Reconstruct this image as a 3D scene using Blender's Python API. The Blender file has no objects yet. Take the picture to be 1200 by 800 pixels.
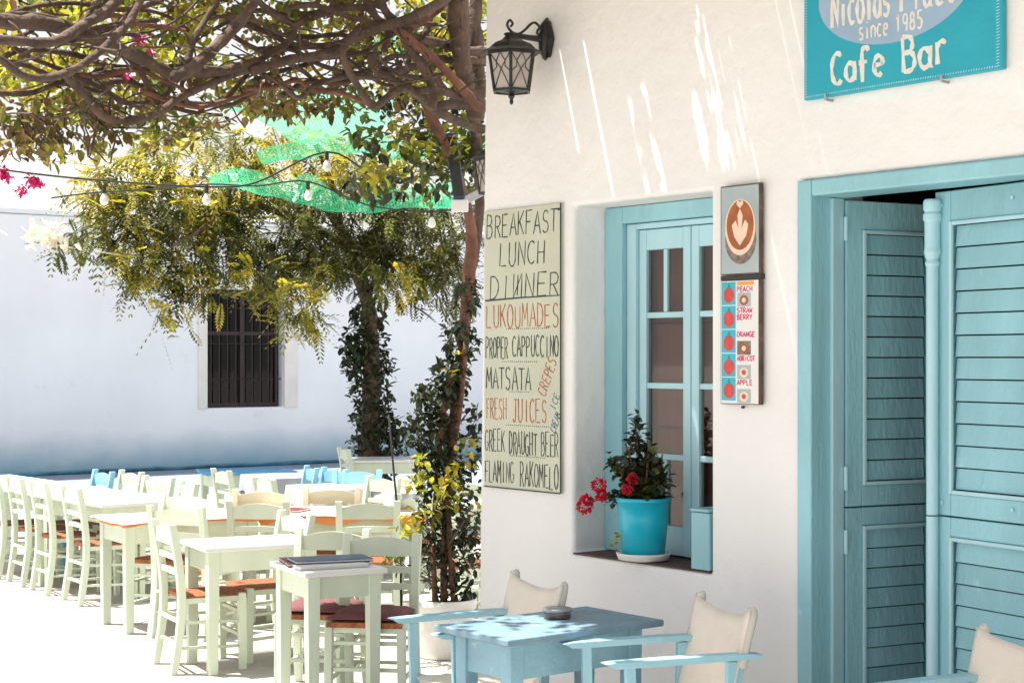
import bpy, math, random
from mathutils import Vector, Matrix
random.seed(7)
R = math.radians
scene = bpy.context.scene
C = scene.collection

# ------------------------------------------------------------------ camera
FPX, CAMZ, HOR = 1950.0, 1.85, 420.0
cam = bpy.data.cameras.new('camera'); camo = bpy.data.objects.new('camera', cam); C.objects.link(camo)
camo.location = (0, 0, CAMZ); camo.rotation_euler = (R(90), 0, 0)
cam.sensor_width = 36; cam.lens = 36 * FPX / 1200; cam.shift_y = 20 / 1200
cam.clip_start = 0.05; cam.clip_end = 3000
scene.camera = camo
# ------------------------------------------------------------------ light
SUN_TO = Vector((-0.37, 0.065, 1.0)).normalized()      # direction towards the sun
el = math.asin(SUN_TO.z); rot = math.atan2(SUN_TO.x, SUN_TO.y)
W = bpy.data.worlds.new('World'); scene.world = W; W.use_nodes = True
nt = W.node_tree; bg = nt.nodes['Background']
sky = nt.nodes.new('ShaderNodeTexSky'); sky.sky_type = 'NISHITA'; sky.sun_disc = False
sky.sun_elevation = el; sky.sun_rotation = rot; sky.air_density = 1.0; sky.dust_density = 5.0; sky.ozone_density = 0.8
tcw = nt.nodes.new('ShaderNodeTexCoord'); spw = nt.nodes.new('ShaderNodeSeparateXYZ'); nt.links.new(tcw.outputs['Generated'], spw.inputs[0])
nzw = nt.nodes.new('ShaderNodeTexNoise'); nzw.inputs['Scale'].default_value = 2.2; nzw.inputs['Detail'].default_value = 5; nt.links.new(tcw.outputs['Generated'], nzw.inputs['Vector'])
hz = nt.nodes.new('ShaderNodeMapRange'); hz.inputs[1].default_value = 0.0; hz.inputs[2].default_value = 0.75; hz.inputs[3].default_value = 0.85; hz.inputs[4].default_value = 0.12
nt.links.new(spw.outputs['Z'], hz.inputs[0])
hm = nt.nodes.new('ShaderNodeMath'); hm.operation = 'MULTIPLY_ADD'; hm.inputs[1].default_value = 0.5; hm.use_clamp = True      # thin bright summer haze and high cloud
hs = nt.nodes.new('ShaderNodeMath'); hs.operation = 'SUBTRACT'; hs.inputs[1].default_value = 0.25; nt.links.new(hz.outputs[0], hs.inputs[0])
nt.links.new(nzw.outputs[0], hm.inputs[0]); nt.links.new(hs.outputs[0], hm.inputs[2])
hx = nt.nodes.new('ShaderNodeMix'); hx.data_type = 'RGBA'; hx.inputs[7].default_value = (6.6, 6.5, 6.3, 1)
nt.links.new(hm.outputs[0], hx.inputs[0]); nt.links.new(sky.outputs[0], hx.inputs[6]); nt.links.new(hx.outputs[2], bg.inputs[0]); bg.inputs[1].default_value = 0.085
sl = bpy.data.lights.new('sun', 'SUN'); sl.energy = 5.0; sl.angle = R(0.55); sl.color = (1, 0.95, 0.87)
so = bpy.data.objects.new('sun', sl); C.objects.link(so)
so.rotation_euler = SUN_TO.to_track_quat('Z', 'Y').to_euler(); so.location = (-6, 2, 14)
scene.view_settings.view_transform = 'Standard'; scene.view_settings.look = 'None'
scene.view_settings.exposure = 1.12; scene.view_settings.gamma = 1.0
scene.render.engine = 'CYCLES'
scene.cycles.use_denoising = True
scene.cycles.max_bounces = 10; scene.cycles.diffuse_bounces = 5; scene.cycles.transparent_max_bounces = 16

# ------------------------------------------------------------------ materials
def mat(name, col, rough=0.6, var=0.12, scale=6.0, bump=0.1, bscale=60.0, spots=None, metallic=0.0, stretch=(1, 1, 1),
        trans=0.0, island=0.0, spec=0.5, spot_at=0.62, orand=0.0):
    m = bpy.data.materials.new(name); m.use_nodes = True
    t = m.node_tree; n = t.nodes; l = t.links
    b = n['Principled BSDF']; out = n['Material Output']
    tc = n.new('ShaderNodeTexCoord'); mp = n.new('ShaderNodeMapping'); mp.inputs['Scale'].default_value = stretch
    l.new(tc.outputs['Object'], mp.inputs[0])
    nz = n.new('ShaderNodeTexNoise'); nz.inputs['Scale'].default_value = scale; nz.inputs['Detail'].default_value = 6
    l.new(mp.outputs[0], nz.inputs['Vector'])
    rp = n.new('ShaderNodeMapRange'); rp.inputs[1].default_value = 0.3; rp.inputs[2].default_value = 0.7
    rp.inputs[3].default_value = 1 - var; rp.inputs[4].default_value = 1 + var
    l.new(nz.outputs[0], rp.inputs[0])
    hsv = n.new('ShaderNodeHueSaturation'); hsv.inputs['Color'].default_value = (*col, 1)
    l.new(rp.outputs[0], hsv.inputs['Value'])
    src = hsv.outputs[0]
    if orand:
        oi = n.new('ShaderNodeObjectInfo'); ro = n.new('ShaderNodeMapRange'); ro.inputs[3].default_value = 1-orand; ro.inputs[4].default_value = 1+orand*.6
        l.new(oi.outputs['Random'], ro.inputs[0]); mo = n.new('ShaderNodeMath'); mo.operation = 'MULTIPLY'
        l.new(rp.outputs[0], mo.inputs[0]); l.new(ro.outputs[0], mo.inputs[1]); l.new(mo.outputs[0], hsv.inputs['Value'])
    if island:
        g = n.new('ShaderNodeNewGeometry')
        r1 = n.new('ShaderNodeMapRange'); r1.inputs[3].default_value = 0.5 - 0.05 * island; r1.inputs[4].default_value = 0.5 + 0.035 * island
        l.new(g.outputs['Random Per Island'], r1.inputs[0]); l.new(r1.outputs[0], hsv.inputs['Hue'])
        mu = n.new('ShaderNodeMath'); mu.operation = 'MULTIPLY'
        r2 = n.new('ShaderNodeMapRange'); r2.inputs[3].default_value = 1 - 0.55 * island; r2.inputs[4].default_value = 1 + 0.6 * island
        wn = n.new('ShaderNodeTexWhiteNoise'); wn.noise_dimensions = '1D'
        l.new(g.outputs['Random Per Island'], wn.inputs['W']); l.new(wn.outputs['Value'], r2.inputs[0])
        l.new(rp.outputs[0], mu.inputs[0]); l.new(r2.outputs[0], mu.inputs[1]); l.new(mu.outputs[0], hsv.inputs['Value'])
    if spots:
        n2 = n.new('ShaderNodeTexNoise'); n2.inputs['Scale'].default_value = scale * 3.1; n2.inputs['Detail'].default_value = 10
        n2.inputs['Roughness'].default_value = 0.7
        l.new(mp.outputs[0], n2.inputs['Vector'])
        cr = n.new('ShaderNodeMapRange'); cr.inputs[1].default_value = spot_at; cr.inputs[2].default_value = spot_at + 0.08
        l.new(n2.outputs[0], cr.inputs[0])
        mx = n.new('ShaderNodeMix'); mx.data_type = 'RGBA'; mx.inputs[7].default_value = (*spots, 1)
        l.new(cr.outputs[0], mx.inputs[0]); l.new(src, mx.inputs[6]); src = mx.outputs[2]
    l.new(src, b.inputs['Base Color'])
    b.inputs['Roughness'].default_value = rough; b.inputs['Metallic'].default_value = metallic
    b.inputs['Specular IOR Level'].default_value = spec
    if bump:
        nb = n.new('ShaderNodeTexNoise'); nb.inputs['Scale'].default_value = bscale; nb.inputs['Detail'].default_value = 8
        l.new(mp.outputs[0], nb.inputs['Vector'])
        bp = n.new('ShaderNodeBump'); bp.inputs['Strength'].default_value = bump; bp.inputs['Distance'].default_value = 0.02
        l.new(nb.outputs[0], bp.inputs['Height']); l.new(bp.outputs[0], b.inputs['Normal'])
    if trans:
        tr = n.new('ShaderNodeBsdfTranslucent'); l.new(src, tr.inputs[0])
        ms = n.new('ShaderNodeMixShader'); ms.inputs[0].default_value = trans
        l.new(b.outputs[0], ms.inputs[1]); l.new(tr.outputs[0], ms.inputs[2]); l.new(ms.outputs[0], out.inputs[0])
    return m

M = {}
M['plaster'] = mat('white_plaster', (0.81, 0.80, 0.79), 0.85, 0.045, 1.3, 0.5, 11, spots=(0.72, 0.68, 0.65), spot_at=0.66)
M['ground'] = mat('pale_paving', (0.43, 0.41, 0.375), 0.9, 0.10, 0.9, 0.35, 25, spots=(0.37, 0.33, 0.29), spot_at=0.66)
M['strip'] = mat('shade_tinted_paving', (0.20, 0.25, 0.32), 0.85, 0.12, 1.5, 0.3, 20)  # ground shade put into the paving colour
M['blue'] = mat('aqua_paint', (0.27, 0.53, 0.60), 0.5, 0.15, 3.0, 0.3, 45, spots=(0.38, 0.62, 0.69), stretch=(1, 1, 0.35), spot_at=0.62, orand=0.08)
M['blue_pale'] = mat('pale_aqua_paint', (0.41, 0.65, 0.72), 0.42, 0.10, 3.0, 0.12, 30, stretch=(1, 1, 0.3))
M['blue_table'] = mat('weathered_blue_paint', (0.24, 0.43, 0.53), 0.5, 0.14, 5.0, 0.2, 40, spots=(0.50, 0.62, 0.66), spot_at=0.60)
M['blue_top'] = mat('sun_greyed_blue_paint', (0.17, 0.28, 0.36), 0.5, 0.16, 5.0, 0.2, 40, spots=(0.34, 0.45, 0.50), spot_at=0.60)
M['blue_chair'] = mat('worn_light_blue_paint', (0.30, 0.54, 0.64), 0.5, 0.12, 5.0, 0.2, 40, spots=(0.50, 0.66, 0.70), spot_at=0.63)
M['bright_blue'] = mat('sky_blue_paint', (0.22, 0.48, 0.62), 0.5, 0.08, 5.0, 0.1, 40)
M['mint'] = mat('pale_green_paint', (0.63, 0.70, 0.56), 0.5, 0.09, 4.0, 0.15, 40, spots=(0.46, 0.50, 0.36), stretch=(1, 1, 0.3), spot_at=0.63, orand=0.12)
M['cream'] = mat('cream_paint', (0.74, 0.66, 0.47), 0.5, 0.06, 4.0, 0.1, 40)
M['rush'] = mat('woven_rush', (0.36, 0.125, 0.05), 0.8, 0.35, 14, 0.8, 70, spots=(0.65, 0.30, 0.12), stretch=(1, 6, 1), spot_at=0.6)
M['cushion'] = mat('plum_cushion', (0.16, 0.06, 0.065), 0.9, 0.15, 8, 0.3, 90)
M['white'] = mat('white_enamel', (0.78, 0.77, 0.75), 0.4, 0.04, 6, 0.05, 60)
M['cloth'] = mat('white_cloth', (0.80, 0.76, 0.73), 0.9, 0.04, 6, 0.2, 120)
M['cloth_grey'] = mat('grey_cloth', (0.42, 0.44, 0.48), 0.9, 0.06, 6, 0.2, 120)
M['cloth_blue'] = mat('blue_cloth', (0.10, 0.32, 0.55), 0.9, 0.1, 6, 0.2, 120)
M['orange'] = mat('orange_cloth', (0.80, 0.30, 0.09), 0.9, 0.10, 6, 0.2, 120)
M['canvas'] = mat('cream_canvas', (0.86, 0.80, 0.72), 0.95, 0.05, 7, 0.25, 160, trans=0.3)
M['iron'] = mat('black_iron', (0.013, 0.011, 0.010), 0.4, 0.3, 20, 0.3, 90, spec=0.6)
M['frost'] = mat('frosted_glass', (0.72, 0.66, 0.62), 0.25, 0.05, 20, 0.1, 60, trans=0.45)
M['bark'] = mat('brown_bark', (0.105, 0.068, 0.05), 0.9, 0.45, 9, 1.0, 30, spots=(0.27, 0.17, 0.13), stretch=(1, 1, 1), spot_at=0.6)
M['bark_red'] = mat('red_brown_bark', (0.17, 0.075, 0.048), 0.9, 0.35, 9, 1.0, 30, spots=(0.36, 0.22, 0.16), spot_at=0.62)
M['leaf_dark'] = mat('dark_leaf', (0.028, 0.042, 0.014), 0.5, 0.2, 3, 0, island=0.9, trans=0.2)
M['leaf'] = mat('green_leaf', (0.11, 0.14, 0.022), 0.5, 0.2, 3, 0, island=1.0, trans=0.42)
M['leaf_yellow'] = mat('yellow_green_leaf', (0.40, 0.39, 0.04), 0.5, 0.2, 3, 0, island=0.9, trans=0.5)
M['leaf_olive'] = mat('olive_brown_leaf', (0.17, 0.13, 0.035), 0.6, 0.2, 3, 0, island=1.0, trans=0.4)
M['frond'] = mat('shaded_feathery_leaf', (0.065, 0.072, 0.016), 0.5, 0.25, 2.5, 0, island=1.0, trans=0.38)
M['red'] = mat('red_petal', (0.62, 0.012, 0.03), 0.5, 0.2, 20, 0, island=0.4, trans=0.25)
M['magenta'] = mat('magenta_petal', (0.60, 0.02, 0.16), 0.5, 0.2, 20, 0, island=0.4, trans=0.4)
M['white_petal'] = mat('white_petal', (0.82, 0.78, 0.66), 0.6, 0.1, 20, 0, trans=0.4)
M['pot'] = mat('turquoise_pot', (0.01, 0.44, 0.60), 0.28, 0.06, 5, 0.04, 40)
M['sign'] = mat('turquoise_sign_paint', (0.012, 0.35, 0.46), 0.5, 0.06, 4, 0.1, 40)
M['oval'] = mat('lavender_blue_paint', (0.30, 0.43, 0.58), 0.5, 0.08, 6, 0.08, 60)
M['sage'] = mat('sage_board_paint', (0.54, 0.56, 0.44), 0.6, 0.07, 3, 0.1, 40, spots=(0.56, 0.56, 0.42), spot_at=0.6)
M['ink'] = mat('black_paint_lettering', (0.02, 0.03, 0.028), 0.6, 0.3, 30, 0)
M['ink_red'] = mat('red_paint_lettering', (0.44, 0.10, 0.045), 0.6, 0.3, 30, 0)
M['ink_blue'] = mat('blue_paint_lettering', (0.03, 0.12, 0.19), 0.6, 0.3, 30, 0)
M['surround'] = mat('cream_surround_paint', (0.80, 0.74, 0.66), 0.8, 0.06, 3, 0.3, 20)
M['skirt'] = mat('deep_blue_foot_line', (0.05, 0.20, 0.28), 0.7, 0.5, 3, 0)
M['ink_white'] = mat('white_paint_lettering', (0.72, 0.70, 0.64), 0.6, 0.1, 30, 0)
M['ink_pink'] = mat('pink_print', (0.62, 0.03, 0.14), 0.5, 0.1, 30, 0)
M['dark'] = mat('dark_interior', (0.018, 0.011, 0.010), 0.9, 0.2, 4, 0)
M['dark_wood'] = mat('dark_brown_wood', (0.035, 0.012, 0.010), 0.5, 0.3, 8, 0.2, 40)
M['sill'] = mat('worn_brown_sill', (0.09, 0.05, 0.035), 0.8, 0.3, 10, 0.3, 40, spots=(0.3, 0.25, 0.2))
M['curtain'] = mat('rose_brown_curtain', (0.15, 0.09, 0.08), 0.9, 0.15, 5, 0.1, 30)
M['print_grey'] = mat('grey_blue_print', (0.36, 0.43, 0.45), 0.3, 0.12, 6, 0)
M['print_white'] = mat('white_print', (0.74, 0.74, 0.72), 0.3, 0.02, 6, 0)
M['print_cyan'] = mat('cyan_print', (0.02, 0.42, 0.56), 0.3, 0.1, 12, 0)
M['print_red'] = mat('fruit_red_print', (0.60, 0.05, 0.04), 0.3, 0.2, 30, 0)
M['print_orange'] = mat('orange_print', (0.80, 0.32, 0.04), 0.3, 0.1, 30, 0)
M['print_green'] = mat('leaf_green_print', (0.08, 0.22, 0.06), 0.3, 0.1, 30, 0)
M['print_brown'] = mat('coffee_brown_print', (0.36, 0.10, 0.03), 0.3, 0.25, 20, 0)
M['print_cream'] = mat('milk_foam_print', (0.78, 0.60, 0.44), 0.3, 0.08, 30, 0)
M['print_saucer'] = mat('saucer_print', (0.20, 0.15, 0.12), 0.3, 0.5, 40, 0)
M['navy'] = mat('navy_print', (0.03, 0.06, 0.16), 0.35, 0.3, 12, 0)
M['maroon'] = mat('maroon_cover', (0.16, 0.015, 0.02), 0.4, 0.3, 12, 0)
M['ash'] = mat('smoky_glass', (0.10, 0.07, 0.07), 0.12, 0.2, 20, 0, spec=0.8)
M['soil'] = mat('potting_soil', (0.05, 0.03, 0.02), 0.95, 0.3, 20, 0.5, 60)
M['steel'] = mat('grey_metal', (0.35, 0.36, 0.38), 0.4, 0.1, 20, 0.05, 60, metallic=0.6)
M['cable'] = mat('black_cable', (0.02, 0.02, 0.02), 0.5, 0.1, 20, 0)
M['cane'] = mat('dry_cane', (0.42, 0.30, 0.16), 0.8, 0.3, 6, 0.3, 40)
M['timber'] = mat('weathered_timber', (0.30, 0.21, 0.14), 0.8, 0.3, 6, 0.4, 40)
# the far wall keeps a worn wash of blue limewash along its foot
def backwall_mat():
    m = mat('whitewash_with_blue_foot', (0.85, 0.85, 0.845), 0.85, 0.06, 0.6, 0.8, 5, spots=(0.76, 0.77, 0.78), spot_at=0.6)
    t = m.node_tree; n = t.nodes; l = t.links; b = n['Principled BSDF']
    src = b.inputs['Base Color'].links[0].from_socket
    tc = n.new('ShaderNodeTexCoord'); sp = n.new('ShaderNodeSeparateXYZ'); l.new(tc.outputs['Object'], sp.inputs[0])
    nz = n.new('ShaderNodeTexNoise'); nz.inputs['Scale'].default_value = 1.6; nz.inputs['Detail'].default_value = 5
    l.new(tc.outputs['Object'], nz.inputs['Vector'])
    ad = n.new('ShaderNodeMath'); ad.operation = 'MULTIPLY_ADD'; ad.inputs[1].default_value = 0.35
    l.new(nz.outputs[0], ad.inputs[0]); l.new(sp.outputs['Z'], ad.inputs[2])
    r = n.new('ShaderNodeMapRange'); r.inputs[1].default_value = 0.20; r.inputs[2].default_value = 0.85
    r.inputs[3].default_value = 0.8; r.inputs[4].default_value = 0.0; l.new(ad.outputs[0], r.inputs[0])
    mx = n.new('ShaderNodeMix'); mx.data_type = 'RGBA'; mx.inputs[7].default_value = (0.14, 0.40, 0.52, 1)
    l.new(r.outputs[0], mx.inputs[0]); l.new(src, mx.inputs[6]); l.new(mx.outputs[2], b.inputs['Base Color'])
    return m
M['backwall'] = backwall_mat()
def net_mat():
    m = bpy.data.materials.new('green_shade_net'); m.use_nodes = True
    t = m.node_tree; n = t.nodes; l = t.links; out = n['Material Output']; n.remove(n['Principled BSDF'])
    tc = n.new('ShaderNodeTexCoord')
    wx = n.new('ShaderNodeTexWave'); wx.inputs['Scale'].default_value = 14; wx.bands_direction = 'X'
    wy = n.new('ShaderNodeTexWave'); wy.inputs['Scale'].default_value = 14; wy.bands_direction = 'Y'
    l.new(tc.outputs['UV'], wx.inputs[0]); l.new(tc.outputs['UV'], wy.inputs[0])
    mx = n.new('ShaderNodeMath'); mx.operation = 'MAXIMUM'; l.new(wx.outputs['Fac'], mx.inputs[0]); l.new(wy.outputs['Fac'], mx.inputs[1])
    gt = n.new('ShaderNodeMapRange'); gt.inputs[1].default_value = 0.45; gt.inputs[2].default_value = 0.8
    gt.inputs[3].default_value = 0.22; gt.inputs[4].default_value = 0.66; l.new(mx.outputs[0], gt.inputs[0])
    d = n.new('ShaderNodeBsdfDiffuse'); d.inputs[0].default_value = (0.04, 0.42, 0.20, 1)
    tr = n.new('ShaderNodeBsdfTranslucent'); tr.inputs[0].default_value = (0.05, 0.46, 0.25, 1)
    a = n.new('ShaderNodeMixShader'); a.inputs[0].default_value = 0.6; l.new(d.outputs[0], a.inputs[1]); l.new(tr.outputs[0], a.inputs[2])
    tp = n.new('ShaderNodeBsdfTransparent')
    o = n.new('ShaderNodeMixShader'); l.new(gt.outputs[0], o.inputs[0]); l.new(tp.outputs[0], o.inputs[1]); l.new(a.outputs[0], o.inputs[2])
    l.new(o.outputs[0], out.inputs[0]); return m
M['net'] = net_mat()
def glass_mat(name, tint, refl):
    m = bpy.data.materials.new(name); m.use_nodes = True
    t = m.node_tree; n = t.nodes; l = t.links; out = n['Material Output']; n.remove(n['Principled BSDF'])
    tp = n.new('ShaderNodeBsdfTransparent'); tp.inputs[0].default_value = (*tint, 1)
    g = n.new('ShaderNodeBsdfGlossy'); g.inputs['Roughness'].default_value = 0.03
    x = n.new('ShaderNodeMixShader'); x.inputs[0].default_value = refl; l.new(tp.outputs[0], x.inputs[1]); l.new(g.outputs[0], x.inputs[2])
    l.new(x.outputs[0], out.inputs[0]); return m
M['glass_dark'] = glass_mat('dark_window_glass', (0.5, 0.42, 0.42), 0.018)
M['glass'] = glass_mat('window_glass', (0.86, 0.80, 0.78), 0.05)

# ------------------------------------------------------------------ mesh helpers
class MB:
    def __init__(s): s.v = []; s.f = []; s.uv = None
    def add(s, vs, fs):
        o = len(s.v); s.v += [tuple(v) for v in vs]; s.f += [tuple(i + o for i in f) for f in fs]; return s
    def box(s, a, b):
        x0, y0, z0 = a; x1, y1, z1 = b
        return s.add([(x0,y0,z0),(x1,y0,z0),(x1,y1,z0),(x0,y1,z0),(x0,y0,z1),(x1,y0,z1),(x1,y1,z1),(x0,y1,z1)],
                     [(0,3,2,1),(4,5,6,7),(0,1,5,4),(1,2,6,5),(2,3,7,6),(3,0,4,7)])
    def beam(s, p, q, w, h, w2=None, h2=None, side=None):
        """a bar from p to q, w across and h deep (tapering to w2, h2)"""
        p = Vector(p); q = Vector(q); d = (q - p).normalized()
        sd = Vector(side) if side else (Vector((0, 0, 1)).cross(d) if abs(d.z) < 0.95 else Vector((1, 0, 0)))
        sd = (sd - d * sd.dot(d)).normalized(); up = d.cross(sd)
        w2 = w if w2 is None else w2; h2 = h if h2 is None else h2
        vs = []
        for c, ww, hh in ((p, w, h), (q, w2, h2)):
            for a, b in ((-1,-1),(1,-1),(1,1),(-1,1)): vs.append(c + sd * a * ww / 2 + up * b * hh / 2)
        return s.add(vs, [(0,3,2,1),(4,5,6,7),(0,1,5,4),(1,2,6,5),(2,3,7,6),(3,0,4,7)])
    def tube(s, pts, rs, n=8, cap=True, jit=0.0):
        pts = [Vector(p) for p in pts]
        if not hasattr(rs, '__len__'): rs = [rs] * len(pts)
        rings = []; ref = Vector((0.13, 0.31, 0.94)).normalized()
        for i, p in enumerate(pts):
            d = (pts[min(i+1, len(pts)-1)] - pts[max(i-1, 0)]).normalized()
            a = ref - d * ref.dot(d)
            if a.length < 0.05: a = Vector((1, 0.2, 0)) - d * Vector((1, 0.2, 0)).dot(d)
            a.normalize(); b = d.cross(a); ref = a
            rings.append([p + (a * math.cos(t) + b * math.sin(t)) * rs[i] * (1 + random.uniform(-jit, jit)) for t in [2*math.pi*k/n for k in range(n)]])
        vs = [v for r in rings for v in r]; fs = []
        for i in range(len(pts)-1):
            for k in range(n): fs.append((i*n+k, i*n+(k+1)%n, (i+1)*n+(k+1)%n, (i+1)*n+k))
        if cap: fs.append(tuple(range(n-1, -1, -1))); fs.append(tuple((len(pts)-1)*n + k for k in range(n)))
        return s.add(vs, fs)
    def lathe(s, prof, n=24, c=(0, 0, 0), sq=None):
        vs = []; fs = []
        for r, z in prof:
            for k in range(n):
                t = 2*math.pi*k/n + (math.pi/n if sq else 0); vs.append((c[0]+r*math.cos(t), c[1]+r*math.sin(t), c[2]+z))
        for i in range(len(prof)-1):
            for k in range(n): fs.append((i*n+k, i*n+(k+1)%n, (i+1)*n+(k+1)%n, (i+1)*n+k))
        fs.append(tuple(range(n-1, -1, -1))); fs.append(tuple((len(prof)-1)*n+k for k in range(n)))
        return s.add(vs, fs)
    def prism(s, pts, y0, y1):
        """outline in x,z extruded along y"""
        n = len(pts); vs = [(x, y0, z) for x, z in pts] + [(x, y1, z) for x, z in pts]
        fs = [tuple(range(n)), tuple(range(2*n-1, n-1, -1))] + [(i, i+n, (i+1)%n+n, (i+1)%n) for i in range(n)]
        return s.add(vs, fs)
    def ribbon(s, pts, w, y, th=0.0012):
        """painted stroke in the x,z plane standing th proud of y"""
        n = len(pts)
        if n < 2: return s
        L = []
        for i in range(n):
            a = pts[max(i-1, 0)]; b = pts[min(i+1, n-1)]; dx, dz = b[0]-a[0], b[1]-a[1]; m = math.hypot(dx, dz) or 1
            ww = w * (1 + 0.32 * math.sin(i * 1.9 + pts[0][0] * 90)) * 0.5
            L.append((pts[i][0]-dz/m*ww, pts[i][1]+dx/m*ww, pts[i][0]+dz/m*ww, pts[i][1]-dx/m*ww))
        vs = []
        for a in L: vs += [(a[0], y-th, a[1]), (a[2], y-th, a[3]), (a[2], y, a[3]), (a[0], y, a[1])]
        fs = [(0,1,2,3), ((n-1)*4+3, (n-1)*4+2, (n-1)*4+1, (n-1)*4)]
        for i in range(n-1):
            o = i*4
            for k in range(4): fs.append((o+k, o+4+k, o+4+(k+1)%4, o+(k+1)%4))
        return s.add(vs, fs)
    def build(s, name, m, parent=None, smooth=False, bevel=0.0, seg=2):
        me = bpy.data.meshes.new(name); me.from_pydata(s.v, [], s.f); me.update()
        me.materials.append(m)
        if smooth: me.polygons.foreach_set('use_smooth', [True]*len(me.polygons))
        o = bpy.data.objects.new(name, me); C.objects.link(o)
        if parent: o.parent = parent
        if bevel:
            b = o.modifiers.new('edge', 'BEVEL'); b.width = bevel; b.segments = seg; b.limit_method = 'ANGLE'; b.angle_limit = R(35)
        return o

def fix_normals(o):
    import bmesh
    bm = bmesh.new(); bm.from_mesh(o.data); bmesh.ops.recalc_face_normals(bm, faces=bm.faces); bm.to_mesh(o.data); bm.free()
def thing(name, label, cat, loc=(0,0,0), rz=0.0, group=None):
    o = bpy.data.objects.new(name, None); C.objects.link(o); o.empty_display_size = 0.1
    o.location = loc; o.rotation_euler = (0, 0, rz); o['label'] = label; o['category'] = cat
    if group: o['group'] = group
    return o
def tag(o, label, cat, group=None, loc=None, rz=None):
    o['label'] = label; o['category'] = cat
    if group: o['group'] = group
    if loc is not None: o.location = loc
    if rz is not None: o.rotation_euler = (0, 0, rz)
    return o
def kids(o): return [c for c in bpy.data.objects if c.parent == o]
KIDS = {}
def copy_tree(o, parent=None):
    c = o.copy(); C.objects.link(c)
    if parent: c.parent = parent
    for k in KIDS.setdefault(o.name, kids(o)): copy_tree(k, c)
    return c
def struct(o): o['kind'] = 'structure'; return o
def stuff(o): o['kind'] = 'stuff'; return o
def at(px, py, Y): return Vector(((px-600)/FPX*Y, Y, CAMZ + (HOR-py)/FPX*Y))
def smoothpath(P, k=5):
    """Catmull-Rom through the tuples of P"""
    out = []
    for i in range(len(P)-1):
        a, b, c, d = P[max(i-1,0)], P[i], P[i+1], P[min(i+2,len(P)-1)]
        for j in range(k):
            t = j/k
            out.append(tuple(0.5*(2*b[q]+(c[q]-a[q])*t+(2*a[q]-5*b[q]+4*c[q]-d[q])*t*t+(3*b[q]-a[q]-3*c[q]+d[q])*t**3) for q in range(len(b))))
    out.append(tuple(P[-1])); return out

# ------------------------------------------------------------------ facade frame: x along the wall, y into the wall
A = math.atan2(-0.785, 0.62); CO = Vector((-0.174, 8.7, 0)); U = Vector((math.cos(A), math.sin(A), 0)); N = Vector((-U.y, U.x, 0))
def FP(u, n, z): return CO + U*u + N*n + Vector((0, 0, z))
def FU(px, n=0.0):
    k = (px-600)/FPX; return (k*(CO.y+N.y*n) - CO.x - N.x*n) / (U.x - k*U.y)
def FZ(px, py, n=0.0):
    u = FU(px, n); return CAMZ + (HOR-py)/FPX * (CO.y + U.y*u + N.y*n)

# ------------------------------------------------------------------ the setting
g = MB(); g.add([(-400,-60,0),(400,-60,0),(400,700,0),(-400,700,0)], [(0,1,2,3)])
struct(g.build('ground', M['ground']))
BO = Vector((-7.93, 25.8, 0)); BA = math.atan2(0.6, 0.8)            # far wall: x along it, y away behind it
def BP(s, n, z): return BO + Vector((0.8*s - 0.6*n, 0.6*s + 0.8*n, z))
pv = MB(); pv.box((-16, -7.6, -0.05), (24, -0.02, 0.012)); o = struct(pv.build('painted_shade_strip', M['strip'], bevel=0.02)); o.location = BO; o.rotation_euler = (0,0,BA)  # far wall's shade on the ground, painted as a blue-grey strip

def holed_wall(u0, u1, z0, z1, holes, depth, slant=0.0):
    """closed slab x u0..u1, y 0..depth with rectangular holes (ua,ub,za,zb) right through"""
    xs = sorted({u0, u1, *[h[0] for h in holes], *[h[1] for h in holes]}); zs = sorted({z0, z1, *[h[2] for h in holes], *[h[3] for h in holes]})
    def hole(i, k):
        x = (xs[i]+xs[i+1])/2; z = (zs[k]+zs[k+1])/2
        return any(h[0] < x < h[1] and h[2] < z < h[3] for h in holes)
    nx, nz = len(xs)-1, len(zs)-1; m = MB(); vid = {}
    def V(i, k, b):
        if (i, k, b) not in vid:
            x = xs[i] + (slant*(zs[k]-z0)/(z1-z0) if i == 0 else 0)
            vid[(i, k, b)] = len(m.v); m.v.append((x, depth if b else 0.0, zs[k]))
        return vid[(i, k, b)]
    solid = lambda i, k: 0 <= i < nx and 0 <= k < nz and not hole(i, k)
    for i in range(nx):
        for k in range(nz):
            if not solid(i, k): continue
            m.f.append((V(i,k,0), V(i+1,k,0), V(i+1,k+1,0), V(i,k+1,0)))
            m.f.append((V(i,k,1), V(i,k+1,1), V(i+1,k+1,1), V(i+1,k,1)))
            if not solid(i-1, k): m.f.append((V(i,k,0), V(i,k+1,0), V(i,k+1,1), V(i,k,1)))
            if not solid(i+1, k): m.f.append((V(i+1,k,0), V(i+1,k,1), V(i+1,k+1,1), V(i+1,k+1,0)))
            if not solid(i, k-1): m.f.append((V(i,k,0), V(i,k,1), V(i+1,k,1), V(i+1,k,0)))
            if not solid(i, k+1): m.f.append((V(i,k+1,0), V(i+1,k+1,0), V(i+1,k+1,1), V(i,k+1,1)))
    return m

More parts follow.
